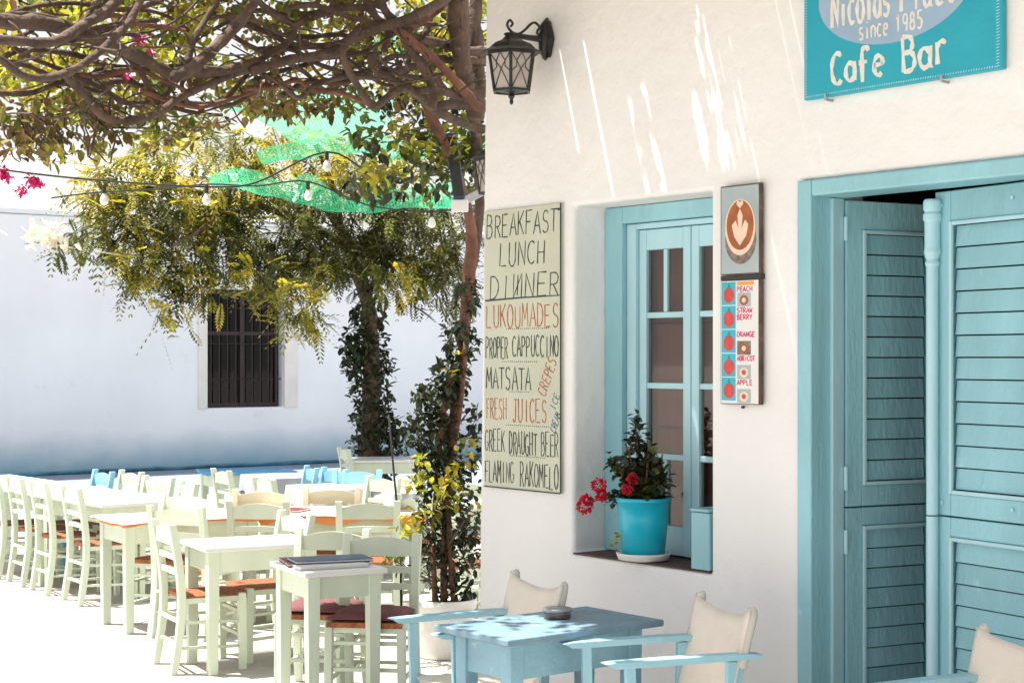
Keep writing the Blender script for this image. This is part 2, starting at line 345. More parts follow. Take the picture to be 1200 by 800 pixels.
# ------------------------------------------------------------------ far house
fh = thing('whitewashed_house', 'long low whitewashed house wall across the square with one dark barred window', 'house', BO, BA)
WX0, WX1, WZ0, WZ1 = 3.52, 4.97, 1.02, 3.02
w = holed_wall(-16, 24, 0.0, 4.11, [(WX0, WX1, WZ0, WZ1)], 0.45); w.build('wall', M['backwall'], fh, bevel=0.03)
MB().box((-16, 0.46, 0.1), (24, 6, 3.6)).build('room_block', M['dark'], fh)
MB().box((-16.05, -0.06, 4.115), (24, 0.6, 4.21)).build('parapet_cap', M['plaster'], fh, bevel=0.03)
MB().box((-16, 0.65, 3.61), (24, 6, 3.75)).build('roof', M['plaster'], fh)
for nm, a, b in (('window_surround',(3.35,-0.035,1.0),(WX0-0.005,0.02,3.16)),('window_surround',(WX1+0.005,-0.035,1.0),(5.24,0.02,3.16)),('window_surround',(WX0-0.004,-0.035,3.03),(WX1+0.004,0.02,3.16))):
    MB().box(a, b).build(nm, M['surround'], fh, bevel=0.012)
wf = MB()
for x in (WX0+0.01, (WX0+WX1)/2-0.03, WX1-0.08): wf.box((x, 0.16, WZ0+0.01), (x+0.07, 0.22, WZ1-0.01))
for z in (WZ0+0.012, 2.25, WZ1-0.08): wf.box((WX0+0.081, 0.165, z), (WX1-0.081, 0.215, z+0.06))
win = wf.build('window', M['dark_wood'], fh)
for x0, x1 in ((WX0+0.08, (WX0+WX1)/2-0.03), ((WX0+WX1)/2+0.04, WX1-0.08)):
    for z0, z1 in ((WZ0+0.07, 2.25), (2.31, WZ1-0.08)): MB().box((x0, 0.185, z0), (x1, 0.192, z1)).build('pane', M['glass_dark'], win)
for i in range(9):
    x = WX0 + 0.1 + i*0.155; MB().tube([(x, 0.06, WZ0), (x, 0.06, WZ1)], 0.010, 6).build('window_bar', M['iron'], fh)
for z in (1.5, 2.1, 2.7): MB().tube([(WX0, 0.078, z), (WX1, 0.078, z)], 0.009, 6).build('window_bar', M['iron'], fh)
# painted foot line: a rough low kerb lip
kl = MB(); px_ = []
for i in range(121): px_.append((-15 + i*0.32, -0.05 + 0.012*math.sin(i*2.3), 0.03 + 0.02*random.random()))
kl.tube(px_, [0.022+0.016*random.random() for _ in px_], 6).build('skirting', M['skirt'], fh, smooth=True)
# neighbouring taller house beyond it, one flank turned to the sun
nh = thing('upper_house', 'pale house rising behind the far wall at the upper left', 'house', (-14.5, 33.5, 0), R(-36.9+0))
MB().box((-9, 0, 0), (7.5, 7, 5.35)).build('wall', M['plaster'], nh, bevel=0.05)
MB().box((-9.1, -0.1, 5.355), (7.6, 7.1, 5.5)).build('parapet_cap', M['plaster'], nh, bevel=0.05)
MB().box((-9.1, -0.08, 4.72), (7.58, -0.002, 4.82)).build('string_course', M['plaster'], nh, bevel=0.02)

# ------------------------------------------------------------------ cafe building
cafe = thing('cafe_building', 'white plastered cafe building with pale blue door and window', 'building', CO, A)
NU0, NU1, NZ0, NZ1 = FU(672), FU(833), 0.903, 2.592
DU0 = FU(937); DW = 1.06; DF = 0.075; DU1 = DU0 + DW + 2*DF; DZ1 = 2.592
w = holed_wall(-0.012, 9.0, 0, 4.7, [(NU0, NU1, NZ0, NZ1), (DU0, DU1, 0.1, DZ1)], 0.42, slant=0.085)
fw = w.build('wall', M['plaster'], cafe, bevel=0.022, seg=4)
sw = MB(); sw.box((0.03, 0.422, 0), (0.40, 6.5, 4.7)); sw.build('side_wall', M['plaster'], cafe, bevel=0.02)
MB().box((8.6, 0.422, 0), (9.0, 6.5, 4.7)).build('side_wall', M['plaster'], cafe)
MB().box((0.402, 6.1, 0), (8.598, 6.5, 4.7)).build('rear_wall', M['plaster'], cafe)
MB().box((0.402, 0.424, 4.5), (8.598, 6.098, 4.65)).build('roof', M['plaster'], cafe)
MB().box((0.402, 0.424, 0.02), (8.598, 6.098, 0.1)).build('floor', M['dark_wood'], cafe)
MB().box((DU0+0.002, 0.002, 0.004), (DU1-0.002, 0.418, 0.1)).build('threshold', M['plaster'], cafe)
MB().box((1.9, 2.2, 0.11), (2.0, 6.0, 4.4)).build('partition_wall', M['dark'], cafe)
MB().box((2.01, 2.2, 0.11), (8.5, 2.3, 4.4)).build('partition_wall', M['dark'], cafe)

# window in the niche
MB().box((NU0+0.001, -0.003, NZ0-0.004), (NU1-0.001, 0.30, NZ0+0.004)).build('window_sill', M['sill'], cafe)
nW = 0.20; wu0, wu1 = NU0+0.004, NU1-0.004
fr = MB()
fr.box((wu0, nW, NZ0+0.006), (wu0+0.125, nW+0.10, NZ1-0.003)); fr.box((wu1-0.008, nW, NZ0+0.006), (wu1, nW+0.10, NZ1-0.003))
fr.box((wu0+0.126, nW+0.001, NZ1-0.085), (wu1-0.009, nW+0.1, NZ1-0.003))
wfr = fr.build('window', M['blue'], cafe, bevel=0.006)
fi = MB()
for a, b in ((wu0+0.127, wu0+0.192), (wu1-0.018, wu1-0.009)): fi.box((a, nW+0.03, NZ0+0.008), (b, nW+0.095, NZ1-0.088))
fi.box((wu0+0.193, nW+0.031, NZ1-0.115), (wu1-0.019, nW+0.095, NZ1-0.088)); fi.build('inner_frame', M['blue_pale'], wfr, bevel=0.004)
LX0 = wu0+0.195; LX1 = wu1-0.020; mid = (LX0+LX1)/2; LZ0, LZ1 = NZ0+0.012, NZ1-0.118
def sash2(x0, x1):
    yf, yb = nW+0.05, nW+0.085; st = 0.050
    s_ = MB(); s_.box((x0, yf, LZ0), (x0+st, yb, LZ1)); s_.box((x1-st, yf, LZ0), (x1, yb, LZ1))
    s_.box((x0+st+.0005, yf+0.001, LZ1-0.10), (x1-st-.0005, yb-0.001, LZ1-0.001)); s_.box((x0+st+.0005, yf+0.001, LZ0+0.001), (x1-st-.0005, yb-0.001, LZ0+0.14))
    S = s_.build('sash', M['blue_pale'], cafe, bevel=0.004)
    a, b = x0+st, x1-st
    zz = [LZ0+0.14]; rows = [(0.30, 2), (0.30, 1), (0.30, 1), (0.29, 2)]
    total = (LZ1-0.10) - zz[0]; bar = 0.028; tot = sum(r for r, _ in rows); scale = (total - 3*bar)/tot; z = zz[0]
    for i, (h, c) in enumerate(rows):
        h *= scale
        if i: MB().box((a+0.0008, yf+0.004, z), (b-0.0008, yb-0.004, z+bar)).build('glazing_bar', M['blue_pale'], S, bevel=0.004); z += bar
        if c == 2:
            c0 = (a+b)/2; MB().box((c0-0.013, yf+0.006, z+0.0008), (c0+0.013, yb-0.006, z+h-0.0008)).build('glazing_bar', M['blue_pale'], S, bevel=0.004)
            MB().box((a, nW+0.068, z), (c0-0.014, nW+0.071, z+h)).build('pane', M['glass'], S); MB().box((c0+0.014, nW+0.068, z), (b, nW+0.071, z+h)).build('pane', M['glass'], S)
        else: MB().box((a, nW+0.068, z), (b, nW+0.071, z+h)).build('pane', M['glass'], S)
        z += h
sash2(LX0, mid-0.003); sash2(mid+0.003, LX1)
cu = MB(); n_ = 40
for k in range(n_+1):
    x = LX0 + (LX1-LX0)*k/n_; y = nW+0.125+0.006*math.sin(k*1.3); cu.v += [(x, y, LZ0), (x, y, LZ1)]
cu.f = [(2*k, 2*k+2, 2*k+3, 2*k+1) for k in range(n_)]
cu.build('curtain', M['curtain'], cafe, smooth=True)
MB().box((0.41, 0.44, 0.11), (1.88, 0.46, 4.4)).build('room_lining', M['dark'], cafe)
MB().tube([(LX0, nW+0.108, 1.52), (LX1, nW+0.108, 1.52)], 0.005, 6).build('curtain_rod', M['iron'], cafe)
MB().tube([(LX0, nW+0.108, 2.02), (LX1, nW+0.108, 2.02)], 0.005, 6).build('curtain_rod', M['iron'], cafe)
o = MB().box((0, 0, 0), (0.115, 0.13, 0.255)).box((0.0, -0.006, 0.258), (0.115, 0.13, 0.272)).build('wooden_box', M['blue'], None, bevel=0.004)
tag(o, 'narrow pale blue wooden box standing in the right end of the window niche', 'box', None, FP(NU1-0.125, 0.0, NZ0+0.006), A)

# door: frame, two leaves each split into an upper and a lower half
fd = MB(); DO0, DO1 = DU0+0.002, DU1-0.002
fd.box((DO0, -0.018, 0.102), (DO0+DF, 0.175, DZ1-0.002)); fd.box((DO1-DF, -0.018, 0.102), (DO1, 0.175, DZ1-0.002)); fd.box((DO0+DF+.001, -0.017, DZ1-0.07), (DO1-DF-.001, 0.174, DZ1-0.002))
dfr = fd.build('door_frame', M['blue'], cafe, bevel=0.008)
MB().box((DO0+DF+0.0005, 0.10, 0.104), (DO0+DF+0.018, 0.17, DZ1-0.072)).build('door_stop', M['blue_pale'], dfr, bevel=0.003)
def leaf(name_label, hx, hy, ang, width, hand, astragal):
    """hand +1: runs from the hinge along +x; -1: along -x; ang turns it inwards"""
    for lo, hi, p0, p1, upper in ((1.228, DZ1-0.078, 1.315, 2.392, True), (0.115, 1.222, 0.27, 1.145, False)):
        L = bpy.data.objects.new('door_leaf', None); C.objects.link(L); L.parent = cafe; L.empty_display_size = .1
        L.location = (hx, hy, 0); L.rotation_euler = (0, 0, ang)
        st = 0.085; t0, t1 = 0.0, 0.04
        X = lambda x: x*hand
        def bx(nm, x0, x1, z0, z1, ya, yb, m=M['blue'], bv=0.004):
            a, b = sorted((X(x0), X(x1))); return MB().box((a, ya, z0), (b, yb, z1)).build(nm, m, L, bevel=bv)
        bx('stile', 0, st, lo, hi, t0, t1); bx('stile', width-st, width, lo, hi, t0, t1)
        bx('rail', st+.0005, width-st-.0005, lo, p0-.0005, t0+.001, t1-.001); bx('rail', st+.0005, width-st-.0005, p1+.0005, hi, t0+.001, t1-.001)
        # moulding round the slats
        mo = MB(); a, b = st, width-st
        for p in (((a, p0), (a, p1)), ((b, p0), (b, p1)), ((a, p0), (b, p0)), ((a, p1), (b, p1))):
            (x0, z0), (x1, z1) = p
            if x0 == x1: mo.beam((X(x0+(0.008 if x0 == a else -0.008)), t0-0.004, z0), (X(x1+(0.008 if x0 == a else -0.008)), t0-0.004, z1), 0.016, 0.014)
            else: mo.beam((X(x0+.017), t0-0.003, z0+(0.008 if z0 == p0 else -0.008)), (X(x1-.017), t0-0.003, z1+(0.008 if z0 == p0 else -0.008)), 0.014, 0.016)
        mo.build('moulding', M['blue_pale'], L, bevel=0.003)
        n = max(1, round((p1-p0-0.032)/0.0885)); h = (p1-p0-0.032)/n
        for i in range(n):
            z = p0+0.016+i*h; e0, e1 = sorted((X(st+0.0165), X(width-st-0.0165)))
            yj = random.uniform(-0.001, 0.001); s_ = MB()
            s_.v = [(e0, 0.012+yj, z+0.004), (e1, 0.012+yj, z+0.004), (e1, 0.020+yj, z+h-0.002), (e0, 0.020+yj, z+h-0.002),
                    (e0, 0.024+yj, z+0.004), (e1, 0.024+yj, z+0.004), (e1, 0.031+yj, z+h-0.002), (e0, 0.031+yj, z+h-0.002)]
            s_.f = [(0,1,2,3), (7,6,5,4), (0,4,5,1), (3,2,6,7), (0,3,7,4), (1,5,6,2)]
            s_.build('slat', M['blue'], L)
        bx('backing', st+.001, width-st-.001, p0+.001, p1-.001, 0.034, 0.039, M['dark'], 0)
        for zz in ((lo+0.12, hi-0.12) if upper else (hi-0.14, lo+0.2)):
            MB().tube([(X(-0.006), -0.006, zz-0.05), (X(-0.006), -0.006, zz+0.05)], 0.009, 8).build('hinge', M['blue_pale'], L)
        for x_ in (width-0.042, st+0.10): 
            for zz in ((hi-0.055, lo+0.05) if upper else ()):
                MB().lathe([(0.0001, 0.0), (0.006, 0.0005), (0.008, 0.002)], 10).build('bolt_head', M['blue_pale'], L).matrix_local = Matrix.Translation((X(x_), -0.003, zz)) @ Matrix.Rotation(R(90), 4, 'X')
        if astragal:
            cx = X(width-0.008); cy = -0.022
            if upper: prof = [(0.024, lo), (0.024, hi-0.30), (0.030, hi-0.285), (0.024, hi-0.27), (0.030, hi-0.255), (0.034, hi-0.24), (0.031, hi-0.22), (0.031, hi-0.12), (0.037, hi-0.11), (0.037, hi-0.09), (0.030, hi-0.08), (0.036, hi-0.07), (0.036, hi-0.04), (0.031, hi-0.03)]
            else: prof = [(0.028, lo), (0.024, lo+0.1), (0.024, hi)]
            MB().lathe(prof, 20, (cx, cy, 0)).build('column', M['blue_pale'], L, smooth=False, bevel=0)
HX0 = DO0+DF+0.018; HX1 = DO1-DF-0.003
leaf('left', HX0+0.006, 0.176, R(78.3), 0.53, 1, False)
leaf('right', HX1, 0.105, R(-9.2), 0.60, -1, True)

# ------------------------------------------------------------------ hand lettering (each glyph as strokes in a 1 x 1 cell)
def arc(cx, cy, rx, ry, a0, a1, n=9): return [(cx+rx*math.cos(R(a0+(a1-a0)*i/n)), cy+ry*math.sin(R(a0+(a1-a0)*i/n))) for i in range(n+1)]
G = {
 'A': [[(0,0),(.5,1),(1,0)], [(.18,.36),(.82,.36)]], 'B': [[(.1,0),(.1,1)], [(.1,1)]+arc(.45,.77,.35,.23,90,-90)+[(.1,.54)], [(.1,.54)]+arc(.5,.27,.42,.27,90,-90)+[(.1,0)]],
 'C': [arc(.55,.5,.5,.5,50,310,12)], 'D': [[(.1,0),(.1,1)], [(.1,1)]+arc(.3,.5,.65,.5,90,-90,12)+[(.1,0)]], 'E': [[(.9,1),(.1,1),(.1,0),(.95,0)], [(.1,.52),(.75,.52)]],
 'F': [[(.95,1),(.1,1),(.1,0)], [(.1,.52),(.75,.52)]], 'G': [arc(.55,.5,.5,.5,50,330,12)+[(.98,.42),(.6,.42)]], 'H': [[(.1,0),(.1,1)], [(.9,0),(.9,1)], [(.1,.5),(.9,.5)]],
 'I': [[(.5,0),(.5,1)]], 'J': [[(.3,1),(.95,1)], [(.65,1),(.65,.25)]+arc(.38,.22,.27,.22,0,-160,6)], 'K': [[(.1,0),(.1,1)], [(.9,1),(.12,.45)], [(.3,.58),(.95,0)]],
 'L': [[(.15,1),(.1,0),(.9,0)]], 'M': [[(0,0),(.12,1),(.5,.3),(.88,1),(1,0)]], 'N': [[(.08,0),(.1,1),(.9,0),(.92,1)]], 'O': [arc(.5,.5,.46,.5,90,450,16)],
 'P': [[(.1,0),(.1,1)], [(.1,1)]+arc(.45,.75,.42,.25,90,-90)+[(.1,.5)]], 'R': [[(.1,0),(.1,1)], [(.1,1)]+arc(.45,.75,.4,.25,90,-90)+[(.1,.5)], [(.4,.5),(.95,0)]],
 'S': [arc(.52,.75,.38,.25,30,270,8)+arc(.48,.26,.42,.26,90,-150,8)], 'T': [[(0,1),(1,1)], [(.5,1),(.5,0)]], 'U': [[(.1,1),(.1,.3)]+arc(.5,.3,.4,.3,180,360,8)+[(.9,.3),(.9,1)]],
 'W': [[(0,1),(.25,0),(.5,.7),(.75,0),(1,1)]], 'Y': [[(0,1),(.5,.5),(1,1)], [(.5,.5),(.5,0)]], 'V': [[(0,1),(.5,0),(1,1)]],
 'a': [arc(.45,.3,.38,.3,30,360,10), [(.85,.62),(.82,0),(.98,.03)]], 'f': [arc(.62,.78,.28,.22,20,180,7)+[(.34,-.12)], [(.05,.52),(.75,.52)]],
 'e': [[(.12,.33),(.86,.36)]+arc(.5,.32,.38,.32,10,310,11)], 'r': [[(.2,.62),(.2,0)], [(.2,.35)]+arc(.55,.38,.34,.24,160,40,6)], 'i': [[(.5,.6),(.5,0)], [(.5,.82),(.5,.9)]],
 'c': [arc(.52,.32,.42,.32,50,310,10)], 'o': [arc(.5,.32,.42,.32,90,450,14)], 'l': [[(.5,1.05),(.5,0)]], 's': [arc(.52,.47,.32,.16,40,270,7)+arc(.48,.16,.34,.16,90,-150,7)],
 'n': [[(.12,.62),(.12,0)], [(.12,.4)]+arc(.5,.4,.36,.22,165,0,7)+[(.86,0)]], '1': [[(.2,.75),(.5,1),(.5,0)]], '9': [arc(.5,.72,.36,.28,0,360,12), [(.86,.7),(.7,0)]],
 '8': [arc(.5,.74,.3,.25,270,630,12), arc(.5,.25,.38,.26,90,450,12)], '5': [[(.85,1),(.25,1),(.2,.56)]+arc(.45,.3,.42,.3,110,-140,9)], ' ': [], }
G["И"] = [[(.08,1),(.1,0),(.9,1),(.92,0)], [(.5,.1),(.5,.95)]]
ROFF = [0]
def write(mb, text, x, z, w, h, sw, y, ang=0.0, jit=0.06, gap=0.22, slant=0.0):
    n = len(text); cw = w/(n*(1+gap)-gap); ca, sa = math.cos(ang), math.sin(ang)
    for i, ch in enumerate(text):
        cx = i*cw*(1+gap); jx = random.uniform(-jit, jit)*cw; jz = random.uniform(-jit, jit)*h*0.6; s1 = 1+random.uniform(-jit, jit); sl_ = slant+random.uniform(-jit, jit)*0.8
        for st in G[ch]:
            pts = []
            for j, (a, b) in enumerate(st):
                pts.append((a, b))
                if j+1 < len(st) and math.hypot(st[j+1][0]-a, st[j+1][1]-b) > 0.4: pts.append(((a+st[j+1][0])/2+random.uniform(-.02,.02), (b+st[j+1][1])/2))
            P = []
            for a, b in pts:
                lx = cx+jx+(a+b*sl_*0.35)*cw; lz = jz+b*h*s1; P.append((x+lx*ca-lz*sa, z+lx*sa+lz*ca))
            ROFF[0] = (ROFF[0]+1) % 9
            mb.ribbon(P, sw, y, 0.0008+0.00012*ROFF[0])

# ------------------------------------------------------------------ things on the facade
mu0, mu1, mz0, mz1 = FU(570), FU(660), 1.19, 2.612
mbd = thing('menu_board', 'tall sage green hand lettered menu board at the wall corner', 'menu board', FP(mu0, 0, mz0), A)
MW, MH = mu1-mu0, mz1-mz0
MB().box((0, -0.014, 0), (MW, -0.002, MH)).build('board', M['sage'], mbd, bevel=0.002)
MB().box((MW-0.004, -0.018, 0.0), (MW+0.004, -0.0145, MH)).box((0, -0.018, -0.004), (MW-0.0045, -0.0145, 0.002)).build('edge_strip', M['ink'], mbd)
FY = -0.0142
def line(text, x0, x1, y0, y1, m, sw=0.0060, **k):
    """y measured in photograph pixels at the board's left edge: converts to board height"""
    b = MB(); sc = MH/327.0; write(b, text, x0*MW, MH-(y1-245)*sc, (x1-x0)*MW, (y1-y0)*sc, sw, FY, **k); b.build('lettering', M[m], mbd)
line('BREAKFAST', .03, .95, 251, 277, 'ink', slant=.25); line('LUNCH', .2, .8, 285, 312, 'ink', slant=.2); line('DIИNER', .07, .97, 322, 349, 'ink', slant=.3)
line('LUKOUMADES', .03, .97, 358, 384, 'ink_red'); line('PROPER', .02, .32, 396, 420, 'ink', 0.0058); line('CAPPUCCINO', .38, .97, 394, 418, 'ink', 0.0058)
line('MATSATA', .03, .62, 430, 456, 'ink'); line('FRESH', .03, .30, 467, 492, 'ink_red', 0.005); line('JUICES', .38, .82, 468, 494, 'ink_red')
line('GREEK', .01, .28, 505, 530, 'ink', 0.005); line('DRAUGHT', .34, .70, 506, 532, 'ink', 0.0058); line('BEER', .75, .97, 506, 532, 'ink', 0.005)
line('FLAMING', .01, .40, 541, 566, 'ink', 0.005); line('RAKOMELO', .48, .97, 541, 568, 'ink', 0.0058)
b = MB(); write(b, 'CREPES', .80*MW, MH-.955, .20, .070, .005, FY, ang=R(62)); b.build('lettering', M['ink_red'], mbd)
b = MB(); write(b, 'ICE', .93*MW, MH-1.02, .085, .045, .0045, FY, ang=R(66)); b.build('lettering', M['ink_blue'], mbd)
b = MB(); write(b, 'CREAM', .93*MW, MH-1.13, .10, .045, .004, FY, ang=R(64)); b.build('lettering', M['ink_blue'], mbd)
b = MB(); b.ribbon([(0.01, MH-.463), (.3, MH-.455), (MW-.01, MH-.452)], .007, FY); b.build('underline', M['ink'], mbd)
b = MB()
for zz, x0, x1 in ((.612, .3, .85), (.778, .25, .7), (.93, .35, .6), (1.10, .3, .85), (1.255, .35, .8)):
    k = 0; x = x0*MW
    while x < x1*MW: b.ribbon([(x, MH-zz), (x+.006, MH-zz+.001)], .004, FY); x += .016
b.build('dotted_line', M['ink'], mbd)
MB().tube([(MW-.015, -0.02, MH-.03), (MW-.015, -0.012, MH-.03)], .006, 8).build('nail', M['iron'], mbd)

# coffee poster and drinks poster
def flat(parent, name, pts, y, m, th=0.0006):
    o = MB().prism(pts, y-th, y).build(name, m, parent); fix_normals(o); return o
def ell(cx, cz, rx, rz, a0=0, a1=360, n=28): return arc(cx, cz, rx, rz, a0, a1-(a1-a0)/n, n-1)
pu0, pu1 = FU(850), FU(897); PWd = pu1-pu0
z_a1, z_a0 = 2.60, 2.212; z_b1, z_b0 = 2.19, 1.652
cp = thing('coffee_poster', 'framed poster of a cappuccino cup with leaf latte art', 'poster', FP(pu0, 0, z_a0), A)
H1 = z_a1-z_a0
MB().box((0, -0.03, 0), (PWd, -0.012, H1)).build('frame', M['bark'], cp, bevel=0.002)
flat(cp, 'photo_print', [(0.006, 0.006), (PWd-0.010, 0.006), (PWd-0.010, H1-0.006), (0.006, H1-0.006)], -0.0302, M['print_grey'])
flat(cp, 'saucer_print', ell(.122, .150, .092, .105), -0.0309, M['print_saucer']); flat(cp, 'cup_print', ell(.120, .205, .090, .122), -0.0317, M['print_cream'])
flat(cp, 'coffee_print', ell(.120, .213, .080, .107), -0.0325, M['print_brown'])
flat(cp, 'foam_print', [(.120,.125),(.085,.165),(.072,.215),(.095,.235),(.112,.20),(.105,.255),(.12,.285),(.137,.255),(.130,.20),(.150,.235),(.170,.215),(.157,.165)], -0.0333, M['print_cream'])
flat(cp, 'foam_print', [(.120,.285),(.10,.305),(.107,.322),(.12,.312),(.135,.322),(.142,.305)][::1], -0.0339, M['print_cream'])
dp = thing('drinks_poster', 'white poster of fruit drinks with cyan fruit squares under the coffee poster', 'poster', FP(pu0, 0, z_b0), A)
H2 = z_b1-z_b0
MB().box((0.0, -0.03, 0), (PWd, -0.012, H2)).build('frame', M['bark'], dp, bevel=0.002)
MB().box((0.0, -0.029, H2+0.001), (PWd, -0.002, H2+0.020)).build('dark_bar', M['ink'], dp)
flat(dp, 'paper', [(0.004, 0.004), (PWd-0.012, 0.004), (PWd-0.012, H2-0.004), (0.004, H2-0.004)], -0.0302, M['print_white'])
rowh = (H2-0.02)/5
for i, nm in enumerate(('PEACH', 'STRAW', 'ORANGE', 'ABRICOT', 'APPLE')):
    zt = H2-0.008-i*rowh; s = 0.085
    flat(dp, 'fruit_square', [(0.008, zt-rowh+.004), (0.092, zt-rowh+.004), (0.092, zt), (0.008, zt)], -0.0309, M['print_cyan'])
    flat(dp, 'fruit', ell(.052, zt-rowh*.55, .032, .034), -0.0316, M['print_red'])
    flat(dp, 'fruit_leaf', [(.045, zt-rowh*.22), (.052, zt-rowh*.05), (.060, zt-rowh*.2), (.052, zt-rowh*.3)], -0.0322, M['print_green'])
    b = MB(); write(b, nm, .100, zt-rowh*(.30 if i else .42), .105 if len(nm) > 5 else .09, .021, .0045, -0.0304, jit=.02); b.build('lettering', M['ink_pink'], dp)
    if nm == 'STRAW': b = MB(); write(b, 'BERRY', .100, zt-rowh*.58, .09, .021, .0045, -0.0304, jit=.02); b.build('lettering', M['ink_pink'], dp)
    if i != 1:
        zc = zt-rowh*.78; flat(dp, 'drink_photo', [(.102, zc-.028), (.182, zc-.028), (.182, zc+.032), (.102, zc+.032)], -0.0309, M['print_grey'] if i != 2 else M['print_saucer'])
        flat(dp, 'drink', ell(.142, zc, .026, .022), -0.0316, M['print_cream' if i > 2 else 'print_brown']); flat(dp, 'foam_print', ell(.142, zc, .012, .011), -0.0322, M['print_cream' if i < 3 else 'print_red'])
flat(dp, 'orange_band', [(.100, H2-.024), (.200, H2-.024), (.200, H2-.008), (.100, H2-.008)], -0.0309, M['print_orange'])
MB().tube([(PWd*.5, -0.02, H2*0-0.012), (PWd*.5, -0.008, -0.012)], .006, 8).build('nail', M['iron'], dp)

# cafe sign
su0, su1 = FU(943, -0.03), FU(1175, -0.03); SW_ = su1-su0; sz0 = 2.918; SH = 0.74
sg = thing('cafe_sign', 'turquoise hand painted cafe bar sign with lavender oval above the door', 'sign', FP(su0, 0, sz0), A)
MB().box((0, -0.034, 0), (SW_, -0.006, SH)).build('board', M['sign'], sg, bevel=0.003)
flat(sg, 'oval', ell(.46, .385, .38, .215, n=48), -0.0342, M['oval'], 0.0008)
b = MB(); y = -0.0345
write(b, 'Cafe', .150, .045, .27, .125, .018, y, ang=R(1.5), jit=.03, gap=.16); b.build('lettering', M['ink_white'], sg); b = MB(); write(b, 'Bar', .51, .045, .22, .135, .018, y, ang=R(3), jit=.03, gap=.16)
b.build('lettering', M['ink_white'], sg)
b = MB(); y = -0.0353
write(b, 'since', .29, .205, .15, .075, .008, y, jit=.03); write(b, '1985', .475, .208, .13, .068, .009, y, jit=.03)
write(b, 'Nicolas', .150, .275, .30, .150, .015, y, ang=R(1), jit=.03, gap=.12); write(b, 'Place', .50, .285, .26, .150, .015, y, jit=.03, gap=.2)
b.build('lettering', M['ink_white'], sg)
b = MB()
for i in range(64): b.ribbon([(.008, .01+i*.0115), (.016, .012+i*.0115)], .003, -0.0342); b.ribbon([(SW_-.024, .01+i*.0115), (SW_-.010, .013+i*.0115)], .003, -0.0342)
for i in range(80): b.ribbon([(.02+i*.0117, .008), (.024+i*.0117, .016)], .003, -0.0342)
b.build('stitched_border', M['blue_pale'], sg)
for x in (.125, .70): MB().tube([(x, -0.002, -.014), (x, -0.045, -.012), (x, -0.047, .012)], .0055, 8).build('hook', M['steel'], sg)

